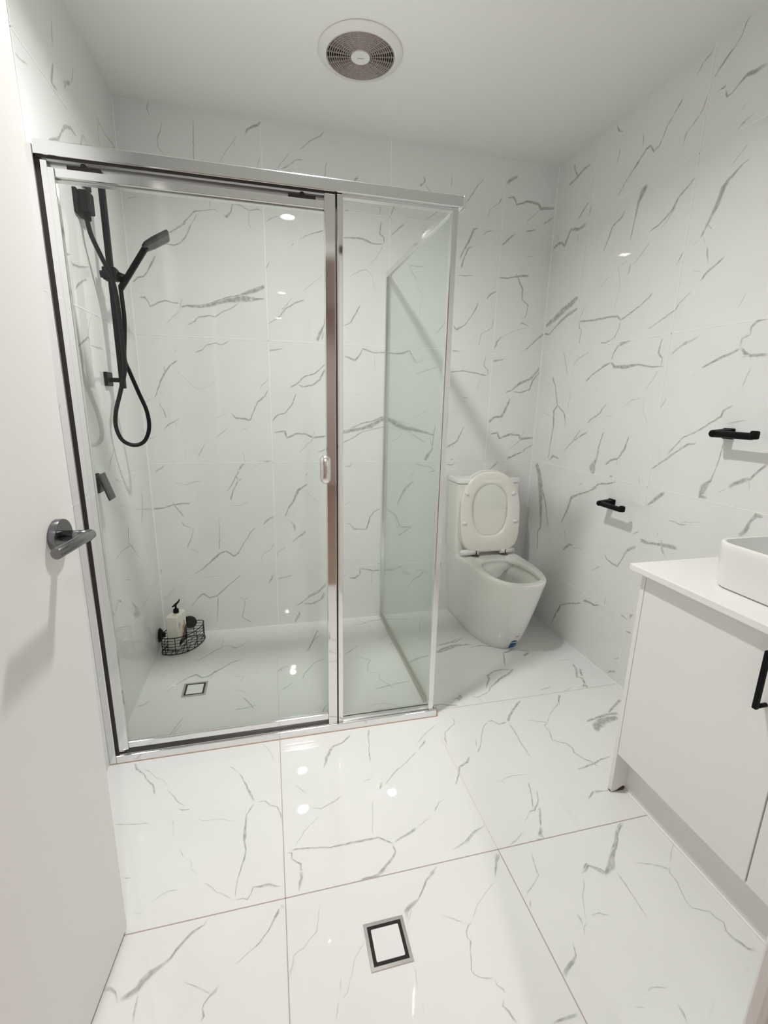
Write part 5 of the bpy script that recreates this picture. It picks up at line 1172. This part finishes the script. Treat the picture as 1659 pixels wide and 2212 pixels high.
for k in range(3):
    x_ = TX+.012+.008*k; b.add([on_pan(x_, .082, .0012), on_pan(x_+.002, .082, .0012), on_pan(x_+.006, .090, .0012), on_pan(x_+.004, .091, .0012)], [(0, 1, 2, 3)])
b.build('red_marks', M['red'], pan)
b = MB(); b.cyl((TX-.1405, -.16, .035), (TX-.1445, -.16, .035), .004); b.build('fixing_screw', M['dark'], pan)

# ------------------------------------------------------------------ toilet roll holders on the right wall
def holder(y, z, label):
    t = thing('wall_holder', label, 'holder', (W, y, z), 'black holders on the right wall')
    b = MB(); b.box(W-.010, W-.0005, y-.020, y+.020, z-.018, z+.018, bev=.003); pl = b.build('wall_plate', M['black'], t)
    xe = W-.068; b = MB(); sq = lambda x, hw, hh, r: [(x, y+a, z+c) for a, c in rrect(-hw, hw, -hh, hh, r, 4)]
    b.loft([sq(W-.010, .018, .0155, .004), sq(W-.035, .0155, .014, .006), sq(xe+.004, .013, .0125, .011), sq(xe-.006, .0125, .0120, .0115), sq(xe-.0115, .008, .008, .0075)], 0); b.build('arm', M['black'], t)
    b = MB(); b.tube([(xe, y, z), (xe, y-.130, z), (xe, y-.139, z+.003)], [.0115, .0112, .0112], 16)
    b.cyl((xe, y-.138, z-.008), (xe, y-.138, z+.018), .0128, bev=.005); b.build('bar', M['black'], t)
holder(-1.199, 1.166, 'black holder arm on the right wall above the vanity end, the higher of the two')
holder(-.704, .817, 'black holder arm low on the right wall beside the toilet')

# ------------------------------------------------------------------ vanity, benchtop, basin
VX, VY0, VY1 = 1.641, -1.392, -2.248
t = thing('vanity_cabinet', 'white two-door bathroom vanity cabinet with recessed kickboard', 'cabinet', (1.87, -1.85, 0))
b = MB()
b.box(VX, W-.001, VY0-.016, VY0, 0, .775, bev=.0008, seg=1); b.box(VX, W-.001, VY1, VY1+.016, 0, .775, bev=.0008, seg=1)
b.box(VX+.02, W-.001, VY1+.016, VY0-.016, .15, .166); b.build('carcass', M['vanity'], t)
b = MB(); b.box(VX+.008, VX+.018, -1.8343, -1.8312, .152, .766); b.build('door_gap_shade', mat('painted_gap_shade', (.05, .02, .02, 1), .7), t)  # dark strip added behind the doors; its colour stands in for gap shade
b = MB(); b.box(VX+.053, VX+.069, VY1+.016, VY0-.016, .001, .15); kb = b.build('kickboard', M['kick'], t)
b = MB(); b.box(VX+.049, VX+.053, VY1+.016, VY0-.016, .0005, .005); b.build('silicone_bead', M['silicone'], kb)
b = MB(); b.add([(VX-.0006, VY0-.001, .001), (VX-.0006, VY0-.016, .001), (VX-.0006, VY0-.016, .004), (VX-.0006, VY0-.010, .006), (VX-.0006, VY0-.004, .003)], [(0, 1, 2, 3, 4)])
yin = VY0-.0166; b.add([(VX, yin, .001), (VX+.053, yin, .001), (VX+.051, yin, .014), (VX+.044, yin, .018), (VX+.034, yin, .013), (VX+.018, yin, .004)], [(0, 1, 2, 3, 4, 5)])
b.build('water_stain', M['rust'], t)
DW = (VY1+.0175, -1.8320, -1.8350, VY0-.0175)
for i, (ya, yb, hy) in enumerate(((-1.8310, DW[3], -1.786), (DW[0], -1.8345, -1.880))):
    b = MB(); b.box(VX, VX+.018, ya, yb, .152, .766, bev=.001, seg=1); d = b.build('cabinet_door', M['vanity'], t)
    b = MB(); hx = VX-.030; b.box(hx-.005, hx+.005, hy-.005, hy+.005, .600, .742, bev=.0015)
    for z in (.605, .737): b.cyl((hx, hy, z), (VX-.0003, hy, z), .005)
    b.build('handle', M['black'], d)
b = MB(); b.box(1.612, W-.001, VY1+.001, -1.370, .775, .795, bev=.0025); tag(b.build('benchtop', M['bench']), 'white stone benchtop lying on the vanity cabinet', 'benchtop')
b = MB(); bx0, bx1, by0, by1 = 1.700, 2.062, -2.05, -1.535
def bring(d, z, r): return [(x, y, z) for x, y in rrect(bx0+d, bx1-d, by0+d, by1-d, max(r-d, .01), 10)]
b.loft([bring(.014, .7955, .055), bring(.008, .800, .055), bring(.002, .83, .055), bring(.0, .90, .055), bring(.0, .912, .055), bring(.002, .9155, .055), bring(.006, .917, .055), bring(.010, .915, .055), bring(.012, .905, .055),
        bring(.016, .84, .055), bring(.03, .815, .06), bring(.06, .808, .08), bring(.15, .805, .16)], 0)
bs = tag(b.build('vessel_basin', M['basin'], None, 40), 'white rounded rectangular vessel basin sitting on the benchtop', 'basin')

# ------------------------------------------------------------------ door and handle
def dp(y, z, e=0.0):
    """face of the open door: slightly out of plumb, swung back towards the left wall"""
    k = (-1.5-y)/.82; x = .2055-.095*k + DLEAN*z
    return Vector((x+e, y, z))
DLEAN = .0102
t = struct_door = bpy.data.objects.new('door_1', None); COL.objects.link(t); t.location = (.16, -1.9, 0); WL[t.name] = Vector(t.location); t['kind'] = 'structure'
b = MB(); ye, yh = -1.5, -2.236
b.loft([[dp(ye, .012), dp(yh, .012), dp(yh, .012, -.036), dp(ye, .012, -.036)], [dp(ye, 2.03), dp(yh, 2.03), dp(yh, 2.03, -.036), dp(ye, 2.03, -.036)]], 0, smooth=False)
b.build('door_panel', M['door'], t)
b = MB(); b.loft([[dp(ye+.0006, .012, -.002), dp(yh, .012, -.002), dp(yh, .002, -.034), dp(ye+.0006, .002, -.034)]]*1+[[dp(ye, .006, -.004), dp(yh, .006, -.004), dp(yh, .0015, -.032), dp(ye, .0015, -.032)]], 0, smooth=False)
b.build('draught_seal', M['rubber'], t)
hy, hz = -1.560, 1.007; nrm = Vector((1, -.11, 0)).normalized(); al = Vector((-.11, -1, 0)).normalized()
f0 = dp(hy, hz, .0005)
b = MB(); b.cyl(f0, f0+nrm*.012, .030, n=40, bev=.001); hd = b.build('door_handle', M['steel'], t)
e1 = f0+nrm*.052
b = MB(); b.cyl(f0+nrm*.010, e1+nrm*.004, .0095, n=24); b.build('handle_neck', M['steel'], hd)
b = MB(); b.cyl(e1-al*.009, e1+al*.104, .0092, n=28, bev=.001); b.build('lever', M['steel'], hd)

# ------------------------------------------------------------------ ceiling exhaust fan
FX, FY = .945, -.515
t = thing('exhaust_fan', 'round white ceiling exhaust fan with a dark concentric grille', 'fan', (FX, FY, H))
n = 72; rg = lambda r, z: [(FX+r*math.cos(2*PI*i/n), FY+r*math.sin(2*PI*i/n), z) for i in range(n)]
b = MB(); b.loft([rg(.150, H-.0005), rg(.151, H-.003), rg(.148, H-.006), rg(.126, H-.014), rg(.1215, H-.016), rg(.1205, H-.013), rg(.1205, H-.0005)], 0, False, False); b.build('bezel', M['plastic'], t)
b = MB(); b.add(rg(.1205, H-.0008), [list(range(n))]); b.build('housing_interior', M['dark'], t)
b = MB()
for k in range(11):
    r = .038+.0079*k; b.loft([rg(r, H-.0095), rg(r, H-.0155), rg(r+.0019, H-.0155), rg(r+.0019, H-.0095)], 0, False, False)
for k in range(24):
    a = 2*PI*k/24; ca, sa = math.cos(a), math.sin(a); w = .0011
    p = [(FX+r*ca+s*w*-sa, FY+r*sa+s*w*ca) for r, s in ((.030, -1), (.121, -1), (.121, 1), (.030, 1))]; b.poly_prism(p, H-.0150, H-.011)
b.build('grille', M['grille'], t)
b = MB(); b.loft([rg(.034, H-.006), rg(.034, H-.0165), rg(.032, H-.018)], 0); hb = b.build('hub', M['plastic'], t)
b = MB()
for k in range(6):
    x_ = FX-.010+.0036*k; b.add([(x_, FY-.0025-.0008*k+.002, H-.0182), (x_+.0028, FY-.0025-.0008*k+.002, H-.0182), (x_+.0028, FY+.001-.0008*k+.002, H-.0182), (x_, FY+.002-.0008*k+.002, H-.0182)], [(0, 1, 2, 3)])
b.build('maker_mark', M['grey'], hb)
